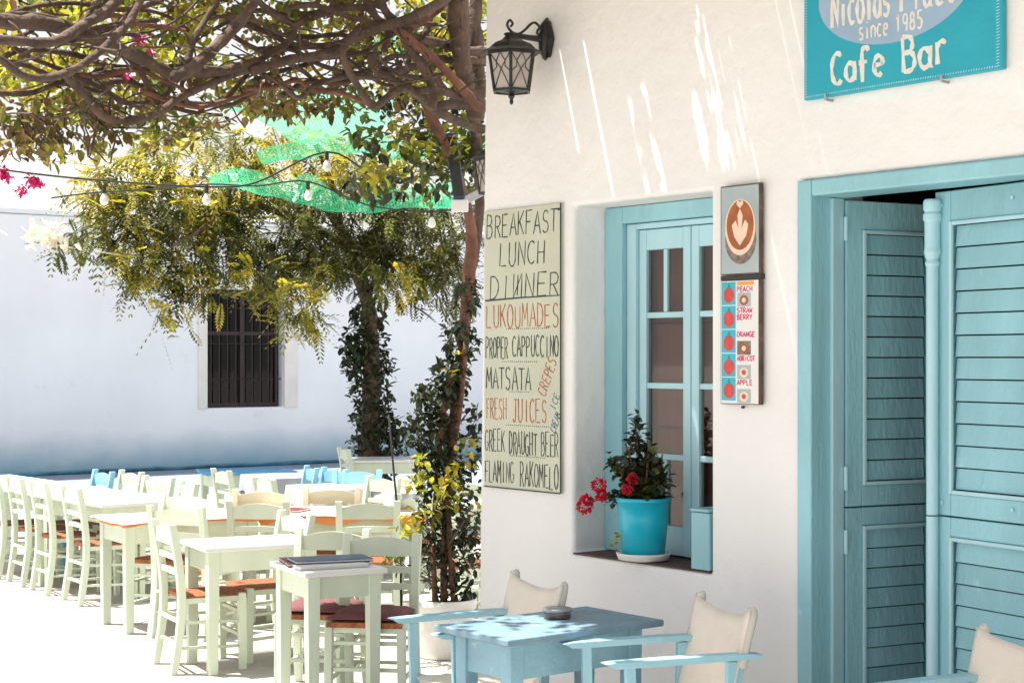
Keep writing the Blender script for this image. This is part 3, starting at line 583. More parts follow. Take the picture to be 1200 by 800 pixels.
# lanterns
def lantern(loc, rz, label, s=1.0):
    """local: wall at y=0, lantern hangs out along -y; z=0 at the brim"""
    t = thing('wall_lantern', label, 'lantern', loc, rz, 'black wall lanterns')
    I = M['iron']; cy = -0.235
    MB().lathe([(0.03, -0.012), (0.052, -0.006), (0.055, 0.006), (0.03, 0.02)], 6).build('wall_plate', I, t).matrix_local = Matrix.Translation((0, -0.012, 0.09)) @ Matrix.Rotation(R(90), 4, 'X') @ Matrix.Diagonal((1, 1.9, 1, 1))
    MB().tube([(0, 0, 0.09), (0, -.05, .09), (0, cy-.03, .088), (0, cy-.045, .088)], [.028, .016, .011, .004], 8).build('arm', I, t)
    sc_ = smoothpath([(0, -.02, .17), (0, -.05, .155), (0, -.075, .12), (0, -.05, .11), (0, -.045, .135), (0, -.08, .165), (0, -.11, .16), (0, -.15, .125), (0, -.19, .10), (0, -.235, .105), (0, -.262, .135), (0, -.245, .16), (0, -.228, .145), (0, -.24, .13)], 4)
    MB().tube(sc_, .0065, 6).build('scroll', I, t, smooth=True)
    MB().tube([(0, -.01, .2), (0, -.02, .17), (0, -.03, .10), (0, -.035, .03), (0, -.02, -.01)], [.006, .022, .03, .022, .006], 8).build('bracket', I, t, smooth=True)
    MB().lathe([(.148, 0), (.150, .006), (.118, .020), (.095, .045), (.055, .062), (.038, .078), (.022, .082), (.018, .098), (.008, .104)], 8, (0, cy, 0)).build('roof', I, t)
    rt, rb, h = .122, .094, .185; c = [(math.cos(R(60*k+20)), math.sin(R(60*k+20))) for k in range(6)]
    fr_ = MB()
    for k in range(6):
        x, y_ = c[k]; fr_.beam((x*rt, cy+y_*rt, -.002), (x*rb, cy+y_*rb, -h), .011, .011)
        x2, y2 = c[(k+1)%6]
        fr_.beam((x*rb, cy+y_*rb, -h), (x2*rb, cy+y2*rb, -h), .012, .012); fr_.beam((x*rt, cy+y_*rt, -.006), (x2*rt, cy+y2*rt, -.006), .012, .012)
    fr_.build('frame', I, t)
    for k in range(6):
        a = c[k]; b_ = c[(k+1)%6]; ri = .975
        q = [Vector((a[0]*rt*ri, cy+a[1]*rt*ri, -.008)), Vector((b_[0]*rt*ri, cy+b_[1]*rt*ri, -.008)), Vector((b_[0]*rb*ri, cy+b_[1]*rb*ri, -h)), Vector((a[0]*rb*ri, cy+a[1]*rb*ri, -h))]
        nn = (q[1]-q[0]).cross(q[3]-q[0]).normalized(); 
        m_ = MB(); m_.add(q + [v - nn*.003*(1 if nn.dot(Vector((q[0].x, q[0].y-cy, 0))) > 0 else -1) for v in q], [(0,1,2,3), (7,6,5,4), (0,4,5,1), (1,5,6,2), (2,6,7,3), (3,7,4,0)])
        m_.build('glass_panel', M['frost'], t)
        P = lambda s_, v: (q[0].lerp(q[1], s_)).lerp(q[3].lerp(q[2], s_), v) * 1.0 + Vector((a[0]+b_[0], a[1]+b_[1], 0)).normalized()*.004
        la = MB()
        for pl in ([(0,.0),(.5,.45),(1,1)], [(1,0),(.5,.45),(0,1)], [(.5,.0),(.28,.25),(.28,.4),(0,.55)], [(.5,.0),(.72,.25),(.72,.4),(1,.55)]):
            for (s0, v0), (s1, v1) in zip(pl[:-1], pl[1:]): la.tube([P(s0, v0), P(s1, v1)], .0022, 4)
        la.build('lattice', I, t)
    MB().lathe([(.004, -h-.065), (.010, -h-.055), (.008, -h-.04), (.017, -h-.025), (.012, -h-.012), (.05, -h-.004), (rb, -h+.002)], 8, (0, cy, 0)).build('finial', I, t)
    return t
lantern(FP(FU(643), 0, 3.335), A, 'black lantern with diamond lattice glass high on the sunless front wall')
lantern(CO + N*0.28 + U*0.03 + Vector((0, 0, 2.93)), A-math.pi/2, 'black lantern peeking round the corner behind the menu board')

# geranium pot in the niche
pu = FU(755, 0.06)
gp = thing('potted_geranium', 'turquoise pot of red flowering geranium in the window niche', 'potted plant', FP(pu, 0.055, NZ0+0.006), A)
MB().lathe([(.092, 0), (.118, .004), (.126, .026), (.130, .034), (.120, .036), (.10, .012)], 28).build('saucer', M['white'], gp, smooth=True)
pp = MB().lathe([(.098, .022), (.118, .20), (.1245, .272), (.130, .274), (.131, .292), (.122, .294), (.115, .268)], 32).build('pot', M['pot'], gp, smooth=True)
MB().lathe([(.112, .262), (.11, .272), (.05, .278)], 20).build('soil', M['soil'], gp)
def kite(mb, p, d, up, L, wd, fold=0.25):
    d = d.normalized(); sd = d.cross(up)
    if sd.length < 1e-3: sd = d.cross(Vector((1, 0.3, 0.2)))
    sd.normalize(); nn = sd.cross(d)
    a = p + d*L*.30; b = p + d*L*.68; f = nn*wd*fold
    mb.add([p, a+sd*wd*.46+f, b+sd*wd*.38+f*.8, p+d*L-nn*L*.06, b-sd*wd*.38+f*.8, a-sd*wd*.46+f], [(0, 1, 2, 3), (0, 3, 4, 5)])
def rnd(): 
    while True:
        v = Vector((random.uniform(-1,1), random.uniform(-1,1), random.uniform(-1,1)))
        if 0.05 < v.length < 1: return v
stems = MB(); fol = MB(); folb = MB()
for i in range(16):
    a = random.uniform(0, 6.28); r = random.uniform(.02, .08); h = random.uniform(.10, .27); top = Vector((math.cos(a)*(r+.05)-.0, math.sin(a)*(r+.02)-.02, .27+h))
    stems.tube([(math.cos(a)*r*.4, math.sin(a)*r*.4, .27), (math.cos(a)*r, math.sin(a)*r, .27+h*.5), tuple(top)], [.006, .005, .004], 5)
    for k in range(22):
        p = Vector((math.cos(a)*r, math.sin(a)*r, .29)).lerp(top, random.random()) + rnd()*.045
        (fol if random.random() < .85 else folb).v and 0
        kite(fol if random.random() < .85 else folb, p, rnd()+Vector((0,0,-.2)), Vector((0,0,1)), random.uniform(.035,.065), random.uniform(.035,.06), .12)
# tall middle shoot and drooping left side
for tip, m_ in (((-.04, -.02, .66), 110), ((.05, -.02, .56), 70), ((-.17, -.06, .48), 60), ((-.16, -.08, .28), 44), ((.15,-.03,.36), 34)):
    tip = Vector(tip); base = Vector((tip.x*.3, 0, .29)); stems.tube([base, base.lerp(tip, .5)+Vector((0,0,.02)), tip], [.006,.005,.003], 5)
    for k in range(m_):
        p = base.lerp(tip, random.random()**.7)+rnd()*.032; kite(fol, p, rnd()+Vector((0,0,-.1)), Vector((0,0,1)), random.uniform(.028,.05), random.uniform(.025,.045), .15)
stems.build('stem', M['bark_red'], gp); stuff(fol.build('foliage', M['leaf_dark'], gp)); stuff(folb.build('foliage', M['leaf'], gp))
for fx, fy, fz, fr_ in ((-.165, -.13, .345, .034), (-.235, -.16, .245, .036), (.045, -.11, .385, .020), (.02, -.12, .335, .017), (-.150, -.13, .30, .022), (-.215, -.16, .275, .022)):
    fl = MB()
    for k in range(90):
        v = rnd().normalized(); kite(fl, Vector((fx, fy, fz))+v*fr_*random.uniform(.5, .9), v+rnd()*.6, rnd(), .018, .015, .1)
    fl.build('flower_head', M['red'], gp)
    st = MB(); st.tube([(fx*.35, fy*.4, .29), (fx*.7, fy*.8, max(fz-.06, .28)), (fx, fy, fz)], .0025, 5); st.build('flower_stalk', M['leaf'], gp)
ex = MB()
for k in range(9): kite(ex, Vector((-.05+random.uniform(-.01,.01), -.135, .06+k*.009)), rnd(), Vector((0,-1,0)), .03, .014)
stuff(ex.build('foliage', M['leaf_yellow'], gp))

# ------------------------------------------------------------------ furniture
def make_chair(label, m, seatm=None, group='ladder back taverna chairs'):
    t = thing('taverna_chair', label, 'chair', (0,0,0), 0, group)   # faces +y, back at y=-.2
    w2 = .195
    for sx in (-1, 1):
        p = MB(); P = [(sx*w2*1.02, -.235, 0), (sx*w2, -.195, .25), (sx*w2, -.185, .45), (sx*w2*1.0, -.205, .66), (sx*w2*1.02, -.245, .88)]; s_ = smoothpath(P, 2)
        for i in range(len(s_)):
            x, y, z = s_[i]; r = .0225 if z > .1 else .020
            p.v += [(x-r, y-r, z), (x+r, y-r, z), (x+r, y+r, z), (x-r, y+r, z)]
        for i in range(len(s_)-1):
            for k in range(4): p.f.append((i*4+k, i*4+(k+1)%4, i*4+4+(k+1)%4, i*4+4+k))
        p.f += [(3,2,1,0), tuple(len(p.v)-4+k for k in range(4))]
        p.build('leg', m, t, bevel=.004)
        MB().beam((sx*w2*1.03, .185, 0), (sx*w2, .18, .455), .040, .040, .046, .046).build('leg', m, t, bevel=.004)
        for z in (.14, .29): MB().beam((sx*w2, -.19, z+.01), (sx*w2, .17, z), .018, .018).build('stretcher', m, t)
    for z in (.20, .34): MB().beam((-w2+.02, .182, z), (w2-.02, .182, z), .02, .02).build('stretcher', m, t)
    for z in (.17, .31): MB().beam((-w2+.02, -.205, z), (w2-.02, -.205, z), .018, .018).build('stretcher', m, t)
    for sx in (-1, 1): MB().beam((sx*w2, -.165, .425), (sx*w2, .16, .425), .022, .032).build('seat_rail', m, t)
    MB().beam((-w2+.02, .18, .415), (w2-.02, .18, .415), .022, .04).build('seat_rail', m, t)
    def slat(z0, z1, y, arch):
        pts = [(-w2+.012, z0), (w2-.012, z0)] + [(w2-.012-(2*w2-.024)*k/8, z1-arch+arch*math.sin(math.pi*k/8)) for k in range(9)]
        o = MB().prism(pts, y-.008, y+.008).build('back_slat', m, t); fix_normals(o)
    slat(.755, .862, -.232, .03); slat(.665, .705, -.213, .006); slat(.575, .612, -.20, .006)
    s = MB(); n = 8; vs = []
    for i in range(n+1):
        for j in range(n+1):
            x = -.205+.41*i/n; y = -.165+.375*j/n; dd = min(i, n-i, j, n-j)/n*2; vs.append((x, y, .452+.012*math.sqrt(max(dd,0))*(1-.9*dd*dd)))
    o_ = len(vs); s.v = vs + [(x, y, .425) for x, y, z in vs]
    for i in range(n):
        for j in range(n):
            a = i*(n+1)+j; s.f += [(a, a+n+1, a+n+2, a+1), (o_+a, o_+a+1, o_+a+n+2, o_+a+n+1)]
    for i in range(n):
        a = i*(n+1); b_ = a+n+1; s.f.append((a, o_+a, o_+b_, b_)); a2 = a+n; b2 = a2+n+1; s.f.append((a2, b2, o_+b2, o_+a2))
        s.f.append((i, i+1, o_+i+1, o_+i)); c_ = n*(n+1)+i; s.f.append((c_, o_+c_, o_+c_+1, c_+1))
    s.build('seat', seatm or M['rush'], t, smooth=False)
    return t
PROTO = {}
def chair(X, Y, face, label, kind='mint', cushion=None, group='ladder back taverna chairs'):
    """X,Y = middle of the backrest on the ground, face = direction the sitter looks (deg)"""
    if kind not in PROTO:
        t = make_chair(label, M[kind]); PROTO[kind] = t
    else: t = copy_tree(PROTO[kind])
    a = R(face-90); d = Vector((math.cos(R(face)), math.sin(R(face)), 0))
    t.location = Vector((X, Y, 0)) + d*.21; t.rotation_euler = (0, 0, a); t['label'] = label; t['group'] = group
    if cushion:
        c = MB(); n = 10
        pts = []
        for i in range(n+1):
            for j in range(n+1):
                x = -.20+.40*i/n; y = -.16+.37*j/n; e = min(i, n-i, j, n-j)/n*2; e = min(1, e*2.2)
                pts.append((x, y, .474+.034*math.sqrt(e)+.004*math.sin(i*1.7+j)))
        o_ = len(pts); c.v = pts+[(x, y, .468) for x, y, z in pts]
        for i in range(n):
            for j in range(n): q = i*(n+1)+j; c.f += [(q, q+n+1, q+n+2, q+1), (o_+q, o_+q+1, o_+q+n+2, o_+q+n+1)]
        for i in range(n):
            a_ = i*(n+1); b_ = a_+n+1; c.f.append((a_, o_+a_, o_+b_, b_)); a2 = a_+n; b2 = a2+n+1; c.f.append((a2, b2, o_+b2, o_+a2))
            c.f.append((i, i+1, o_+i+1, o_+i)); c_ = n*(n+1)+i; c.f.append((c_, o_+c_, o_+c_+1, c_+1))
        o = c.build('seat_cushion', M['cushion'], None, smooth=True); tag(o, cushion, 'cushion', 'plum seat cushions', t.location, a)
    return t
def table(cx, cy, L, D, rz, label, m='mint', h=.75, top='mint', group='square leg taverna tables', ov=.03, ap=.12, taper=True):
    t = thing('taverna_table', label, 'table', (cx, cy, 0), R(rz), group)
    MB().box((-L/2, -D/2, h-.028), (L/2, D/2, h)).build('tabletop', M[top], t, bevel=.006)
    x, y = L/2-ov-.03, D/2-ov-.03
    for sx in (-1, 1):
        for sy in (-1, 1): MB().beam((sx*x, sy*y, 0), (sx*x, sy*y, h-.029), (.056), .056, .070, .070, side=(1,0,0)).build('leg', M[m], t, bevel=.004)
    for sy in (-1, 1): MB().box((-x+.031, sy*(y+.012)-.011, h-.03-ap), (x-.031, sy*(y+.012)+.011, h-.030)).build('apron', M[m], t, bevel=.002)
    for sx in (-1, 1): MB().box((sx*(x+.012)-.011, -y+.031, h-.03-ap), (sx*(x+.012)+.011, y-.031, h-.030)).build('apron', M[m], t, bevel=.002)
    return t
def cloth(cx, cy, L, D, rz, z, drop, m, label, name='tablecloth', cat='tablecloth', wave=.02, group=None):
    """a sheet lying on a table with an uneven hanging hem"""
    s = MB(); nu, nv = 36, 5; ring = []
    per = []
    for k in range(nu): per.append((-L/2+L*k/nu, -D/2, 0, -1))
    for k in range(18): per.append((L/2, -D/2+D*k/18, 1, 0))
    for k in range(nu): per.append((L/2-L*k/nu, D/2, 0, 1))
    for k in range(18): per.append((-L/2, D/2-D*k/18, -1, 0))
    n = len(per); s.v.append((0, 0, z))
    for x, y, dx, dy in per: s.v.append((x, y, z))
    for lv in (1, 2):
        for i, (x, y, dx, dy) in enumerate(per):
            wv = wave*math.sin(i*.8)*lv*.5; dd = drop*lv/2*(1+.35*math.sin(i*.37+lv)); s.v.append((x+dx*(.006+wv*.4+.004*lv)+0*dy, y+dy*(.006+wv*.4+.004*lv), z-dd))
    for i in range(n):
        j = (i+1) % n; s.f.append((0, 1+i, 1+j))
        for lv in (0, 1): s.f.append((1+lv*n+i, 1+(lv+1)*n+i, 1+(lv+1)*n+j, 1+lv*n+j))
    o = s.build(name, M[m], None, smooth=False); so_ = o.modifiers.new('t', 'SOLIDIFY'); so_.thickness = .0025
    tag(o, label, cat, group, (cx, cy, 0), R(rz)); return o

ua = math.degrees(A)                       # facade direction in degrees
na = ua + 90
# long table, far left (A)
ad, an = U, N
fc = Vector((-3.09, 12.54, 0))
for k in range(3):
    c0 = fc - U*(.6+1.21*k) + N*.36
    table(c0.x, c0.y, 1.2, .72, ua, ['white topped long table, nearest of the far left row', 'white topped long table, middle of the far left row', 'white topped long table, at the left edge of the picture'][k], top='white')
lab = ['pale green chair at the long table nearest the orange cloth, back to the square', 'pale green chair, second from the orange cloth along the far left row', 'pale green chair, third from the orange cloth along the far left row', 'pale green chair cut by the left edge of the picture']
for (px, py), lb in zip(((88, 706), (50, 694), (22, 684), (-6, 675)), lab):
    Y = FPX*CAMZ/(py-HOR); chair((px-600)/FPX*Y, Y, na-6, lb)
for (px, py, k), lb in zip(((214, 566, 'mint'), (179, 559, 'mint'), (147, 552.5, 'mint'), (114, 552, 'bright_blue')), ('pale chair on the far side of the long table, rightmost', 'pale chair on the far side of the long table, second from the right', 'pale chair on the far side of the long table, third from the right', 'blue chair on the far side of the long white table')):
    Y = FPX*.97/(py-HOR); chair((px-600)/FPX*Y, Y+.1, na+180+random.uniform(-12, 12), lb, k)
# table B with orange cloth under white paper
d1 = Vector((.85, .527, 0)); d2 = Vector((-.527, .85, 0)); b0 = Vector((-2.60, 11.12, 0))
cB = b0 + d1*.5 + d2*.30; aB = math.degrees(math.atan2(d1.y, d1.x))
table(cB.x, cB.y, 1.0, .60, aB, 'pale green table under the left orange cloth'); cloth(cB.x, cB.y, 1.01, .61, aB, .7535, .026, 'orange', 'orange cloth with white paper over it on the left table', group='orange tablecloths')
cloth(cB.x, cB.y, 1.03, .63, aB, .757, .012, 'cloth', 'white paper sheet over the left orange cloth', 'table_paper', 'table paper', .01, 'white table papers')
chair(-2.20, 10.98, 68, 'pale green chair pushed up to the left orange cloth table, back to the camera')
chair(-2.35, 11.95, 250, 'pale chair half hidden behind the left orange cloth table')
# table F
table(-1.22, 12.05, 1.15, .62, 6, 'pale green table under the middle orange cloth'); cloth(-1.22, 12.05, 1.16, .63, 6, .7535, .055, 'orange', 'orange cloth hanging unevenly over the middle table', group='orange tablecloths')
cloth(-1.22, 12.05, 1.18, .65, 6, .757, .012, 'cloth', 'white paper sheet over the middle orange cloth', 'table_paper', 'table paper', .01, 'white table papers')
chair(-1.73, 11.38, 84, 'pale green chair with its back to the camera left of the middle orange cloth'); chair(-.985, 11.38, 96, 'pale green chair with its back to the camera by the potted vine')
chair(-1.86, 12.36, 272, 'cream chair behind the middle orange cloth, left one', 'cream'); chair(-1.36, 12.55, 268, 'cream chair behind the middle orange cloth, right one', 'cream')
def menu(px_, X, Y, z, rz, m, label, w_=.21, d_=.30, name='menu_card'):
    t = thing(name, label, 'menu', (X, Y, z), R(rz), 'menus lying on the tables')
    MB().box((-w_/2, -d_/2, 0), (w_/2, d_/2, .004)).build('cover', M[m], t); MB().box((-w_/2+.004, -d_/2+.004, .0045), (w_/2-.002, d_/2-.004, .012)).build('pages', M['print_white'], t)
    MB().box((-w_/2, -d_/2, .0125), (w_/2, d_/2, .0155)).build('cover', M[m], t)
menu(0, -1.62, 11.95, .7595, 70, 'maroon', 'maroon menu on the left of the middle table'); menu(0, -.85, 12.02, .7595, 84, 'maroon', 'maroon menu on the right of the middle table')
# table C with chairs K2, N
e1 = Vector((.89, .456, 0)); e2 = Vector((-.456, .89, 0)); c0 = Vector((-1.80, 9.66, 0)); cC = c0+e1*.36+e2*.27
table(cC.x+.02, cC.y, .72, .54, math.degrees(math.atan2(e1.y, e1.x)), 'bare cream topped table in the middle foreground', top='white')
chair(-2.05, 9.93, 27, 'tall pale green chair drawn up to the left end of the bare foreground table'); chair(-1.39, 10.5, 215, 'pale chair tucked behind the right end of the bare foreground table')
# table D, front small one
f1 = Vector((-.93-(-1.33), 9.32-9.09, 0)).normalized(); 
cD = Vector((-.985, 8.90, 0)); rD = 27
table(cD.x, cD.y, .46, .56, rD, 'small pale green square table with menus on top, nearest dining table', top='white', ap=.115)
chair(-1.03, 9.50, 262, 'pale green chair with plum cushion behind the table of menus', cushion='plum cushion on the chair behind the table of menus')
chair(-.725, 9.22, 262, 'pale green chair with plum cushion beside the white pot', cushion='plum cushion on the chair beside the white pot')
menu(0, cD.x-.03, cD.y+.08, .7525, rD+80, 'maroon', 'dark maroon menu lying on the near green table', .32, .44); menu(0, cD.x+.01, cD.y+.01, .7695, rD+84, 'navy', 'navy and white magazine on top of the near table', .22, .42, 'magazine')
menu(0, cD.x+.03, cD.y-.13, .7525, rD+88, 'print_white', 'white folded leaflet at the front of the near table', .14, .38, 'leaflet')
# tables behind
table(-1.35, 14.35, 1.0, .7, 25, 'table under a white cloth in the back rows'); cloth(-1.35, 14.35, 1.02, .72, 25, .7535, .14, 'cloth', 'pinkish white cloth on the back row table')
table(-.85, 13.8, .5, .5, 30, 'low grey covered table by the leaning trunk'); cloth(-.85, 13.8, .52, .52, 30, .7535, .10, 'cloth_grey', 'grey cloth on the small table beside the white one')
table(-2.0, 15.7, .9, .7, 30, 'table with grey and white cloth near the back wall'); cloth(-2.0, 15.7, .92, .72, 30, .7535, .22, 'cloth_grey', 'grey cloth hanging deep on the back table')
table(-2.62, 16.4, .8, .7, 25, 'table under the blue cloth at the back'); cloth(-2.62, 16.4, .82, .72, 25, .7535, .03, 'cloth_blue', 'bright blue cloth on the backmost left table')
chair(-2.52, 14.6, 30, 'pale chair standing alone left of the blue cloth table'); chair(-1.99, 13.55, 30, 'pale chair turned sideways behind the cream chairs')
chair(-1.83, 14.95, 200, 'sky blue chair, leftmost of the blue three at the back', 'bright_blue'); chair(-1.60, 14.75, 215, 'sky blue chair, middle of the blue three at the back', 'bright_blue'); chair(-1.36, 13.55+1.0, 262, 'sky blue chair facing the camera by the ivy trunk', 'bright_blue')
chair(-1.08, 13.65, 222, 'pale grey chair right of the blue chairs'); 
table(-1.30, 18.4, 1.1, .7, 12, 'pale green table behind the ivy covered trunk', top='white'); chair(-1.80, 18.1, 20, 'pale chair left of the table behind the ivy trunk')
table(-.42, 12.6, .9, .6, 20, 'pale table glimpsed behind the potted vine', top='white'); chair(-.62, 11.95, 75, 'pale chair glimpsed between vine and middle table'); chair(-.38, 13.2, 250, 'pale chair behind the potted vine near the corner'); chair(-.45, 11.3, 30, 'pale chair just left of the building corner behind the vine')

# blue table by the facade
bt = table(.158, 6.955, .84, .50, na, 'weathered blue table with an ashtray beside the cafe wall', 'blue_table', .75, 'blue_top', group=None, ov=.07, ap=.15)
at_ = thing('ashtray', 'dark smoky glass ashtray on the blue table', 'ashtray', (at(653, 722, 7.06).x, 7.06, .7505))
MB().lathe([(.052, 0), (.058, .004), (.060, .040), (.054, .041), (.050, .010), (.01, .008)], 24).build('bowl', M['ash'], at_, smooth=True)
MB().lathe([(.0605, .030), (.063, .034), (.063, .042), (.0605, .044)], 24).build('rim', M['steel'], at_, smooth=True)

def director_chair(X, Y, face, label, hang=.42):
    t = thing('director_chair', label, 'chair', (X, Y, 0), R(face-90), 'canvas director chairs')   # faces +y
    m = M['blue_chair']; w2 = .235
    for sx in (-1, 1):
        a = MB(); prof = smoothpath([(.29, .690), (.30, .700), (.285, .713), (-.26, .717), (-.27, .695), (.27, .688)], 3)
        v0 = len(a.v); pts = [(y, z) for y, z in prof]
        a.add([(sx*w2-.03, y, z) for y, z in pts] + [(sx*w2+.03, y, z) for y, z in pts], [tuple(range(len(pts))), tuple(range(2*len(pts)-1, len(pts)-1, -1))] + [(i, i+len(pts), (i+1)%len(pts)+len(pts), (i+1)%len(pts)) for i in range(len(pts))])
        o = a.build('armrest', m, t, bevel=.004); fix_normals(o)
        MB().beam((sx*w2, .20, .045), (sx*w2, +.22, .688), .026, .040).build('post', m, t, bevel=.003)
        MB().beam((sx*w2, -.18, .045), (sx*w2, -.20, .688), .026, .040).build('post', m, t, bevel=.003)
        MB().beam((sx*w2, -.212, .55), (sx*w2, -.292, .885), .020, .032).build('back_post', m, t, bevel=.003)
        MB().beam((sx*w2, -.27, .025), (sx*w2, .27, .025), .030, .040).build('foot_rail', m, t, bevel=.003)
        MB().beam((sx*w2, -.22, .435), (sx*w2, .22, .435), .028, .036).build('seat_rail', m, t, bevel=.003)
        for y in (-.15, .15): MB().beam((sx*(w2-.02), y+sx*.013, .055), (-sx*(w2-.02), y+sx*.013, .425), .020, .034).build('cross_leg', m, t, bevel=.003)
    s = MB(); n = 12
    for i in range(n+1):
        x = -w2+2*w2*i/n; dz = -.045*(1-(x/w2)**2)
        for j in range(7): s.v.append((x, -.21+.42*j/6, .458+dz+.003*math.sin(i+j*2)))
    for i in range(n):
        for j in range(6): s.f.append((i*7+j, i*7+7+j, i*7+8+j, i*7+j+1))
    o = s.build('seat_sling', M['canvas'], t, smooth=True); k = o.modifiers.new('t', 'SOLIDIFY'); k.thickness = .003
    s = MB(); n = 20; q = 12
    for i in range(n+1):
        f = i/n*2-1; x = f*(w2+.022)
        for j in range(q+1):
            v = j/q; ztop = .885-.045*(1-abs(f)**2.2); z = ztop-(hang+.03*math.cos(f*3))*v
            yy = -.212-.24*(min(z,.9)-.55) - .040*(1-f*f)*(1-.2*v) + .006*math.sin(i*.9+v*5)*v + .030 + (.0 if abs(f) < .93 else -.012)
            s.v.append((x*(1-.02*v*v), yy, z))
    for i in range(n):
        for j in range(q): s.f.append((i*(q+1)+j, (i+1)*(q+1)+j, (i+1)*(q+1)+j+1, i*(q+1)+j+1))
    o = s.build('back_sling', M['canvas'], t, smooth=True); k = o.modifiers.new('t', 'SOLIDIFY'); k.thickness = .004
    # sleeve round each post
    for sx in (-1, 1): MB().tube([(sx*w2, -.200-.24*(z_-.55)-.012, z_) for z_ in (.66, .74, .82, .862, .882, .893)], [.025, .023, .024, .023, .018, .006], 10, jit=.05).build('sleeve', M['canvas'], t, smooth=True)
    return t
director_chair(-.14, 7.24, 206, 'blue director chair with canvas sling behind the blue table')
director_chair(.58, 6.56, 198, 'blue director chair with creamy canvas right of the blue table', .50)
director_chair(1.55, 5.68, 206, 'canvas director chair cut by the lower right corner in front of the door', .46)

# ------------------------------------------------------------------ plants
def leafcloud(mb, c, r, n, size, droop=.2, shell=.0, flat_=1.0, rng=None):
    c = Vector(c)
    for _ in range(n):
        v = rnd()
        if shell and v.length < shell: v = v.normalized()*random.uniform(shell, 1)
        p = c + Vector((v.x*r[0], v.y*r[1], v.z*r[2]))
        s = size*random.uniform(.6, 1.35); d = rnd(); d.z = d.z*flat_ - droop
        kite(mb, p, d, Vector((random.uniform(-.5,.5), random.uniform(-.5,.5), 1)), s, s*.62, .12)

# white pot with the vine's trunk
PY = 10.35; base = at(520, 766, PY); base.z = 0
vp = thing('plant_pot', 'round white plastic pot holding the twisting vine at the corner', 'pot', base)
MB().lathe([(.150, 0), (.160, .01), (.188, .24), (.192, .30), (.205, .305), (.208, .362), (.198, .364), (.185, .32)], 36).build('pot', M['white'], vp, smooth=True)
MB().lathe([(.186, .31), (.18, .325), (.05, .335)], 24).build('soil', M['soil'], vp)
vine = thing('climbing_vine', 'old gnarled vine rising from the white pot and roofing the upper left with bare branches', 'vine', base)
def vpath(P, m, name, par, n=8, k=4, jit=.10, off=None):
    """P: (px, py, depth, width px)"""
    pts = []; rs = []
    for px, py, Y, wd in smoothpath(P, k):
        pts.append(at(px, py, Y) - par.location); rs.append(max(.004, wd/2*Y/FPX*random.uniform(.9, 1.1)))
    return MB().tube(pts, rs, n, True, jit).build(name, m, par, smooth=True)
for P in ([(520,704,10.35,9),(521,640,10.35,8),(523,570,10.4,8),(530,500,10.4,9),(537,440,10.4,12),(545,380,10.4,14),(549,330,10.4,15),(553,285,10.4,14),(550,255,10.3,12),(540,215,10.1,11),(525,180,9.9,12),(512,150,9.7,14),(500,125,9.6,15)],
          [(510,704,10.33,7),(508,640,10.3,6),(512,560,10.35,6),(520,480,10.3,7),(531,430,10.36,8)],
          [(531,704,10.3,6),(527,640,10.28,6),(528,560,10.3,5),(540,470,10.3,6),(546,400,10.3,7)],
          [(549,330,10.45,12),(558,280,10.5,13),(562,240,10.5,12),(559,190,10.3,12),(556,140,10.0,14),(545,90,9.6,20),(538,40,9.4,24),(536,-30,9.2,26)]):
    vpath(P, M['bark'] if P[-1][3] > 20 else M['bark_red'], 'trunk', vine, 9)
def dz(x, k=0): return 6.3 + 3.1*min(max(x,0), 560)/560 + k
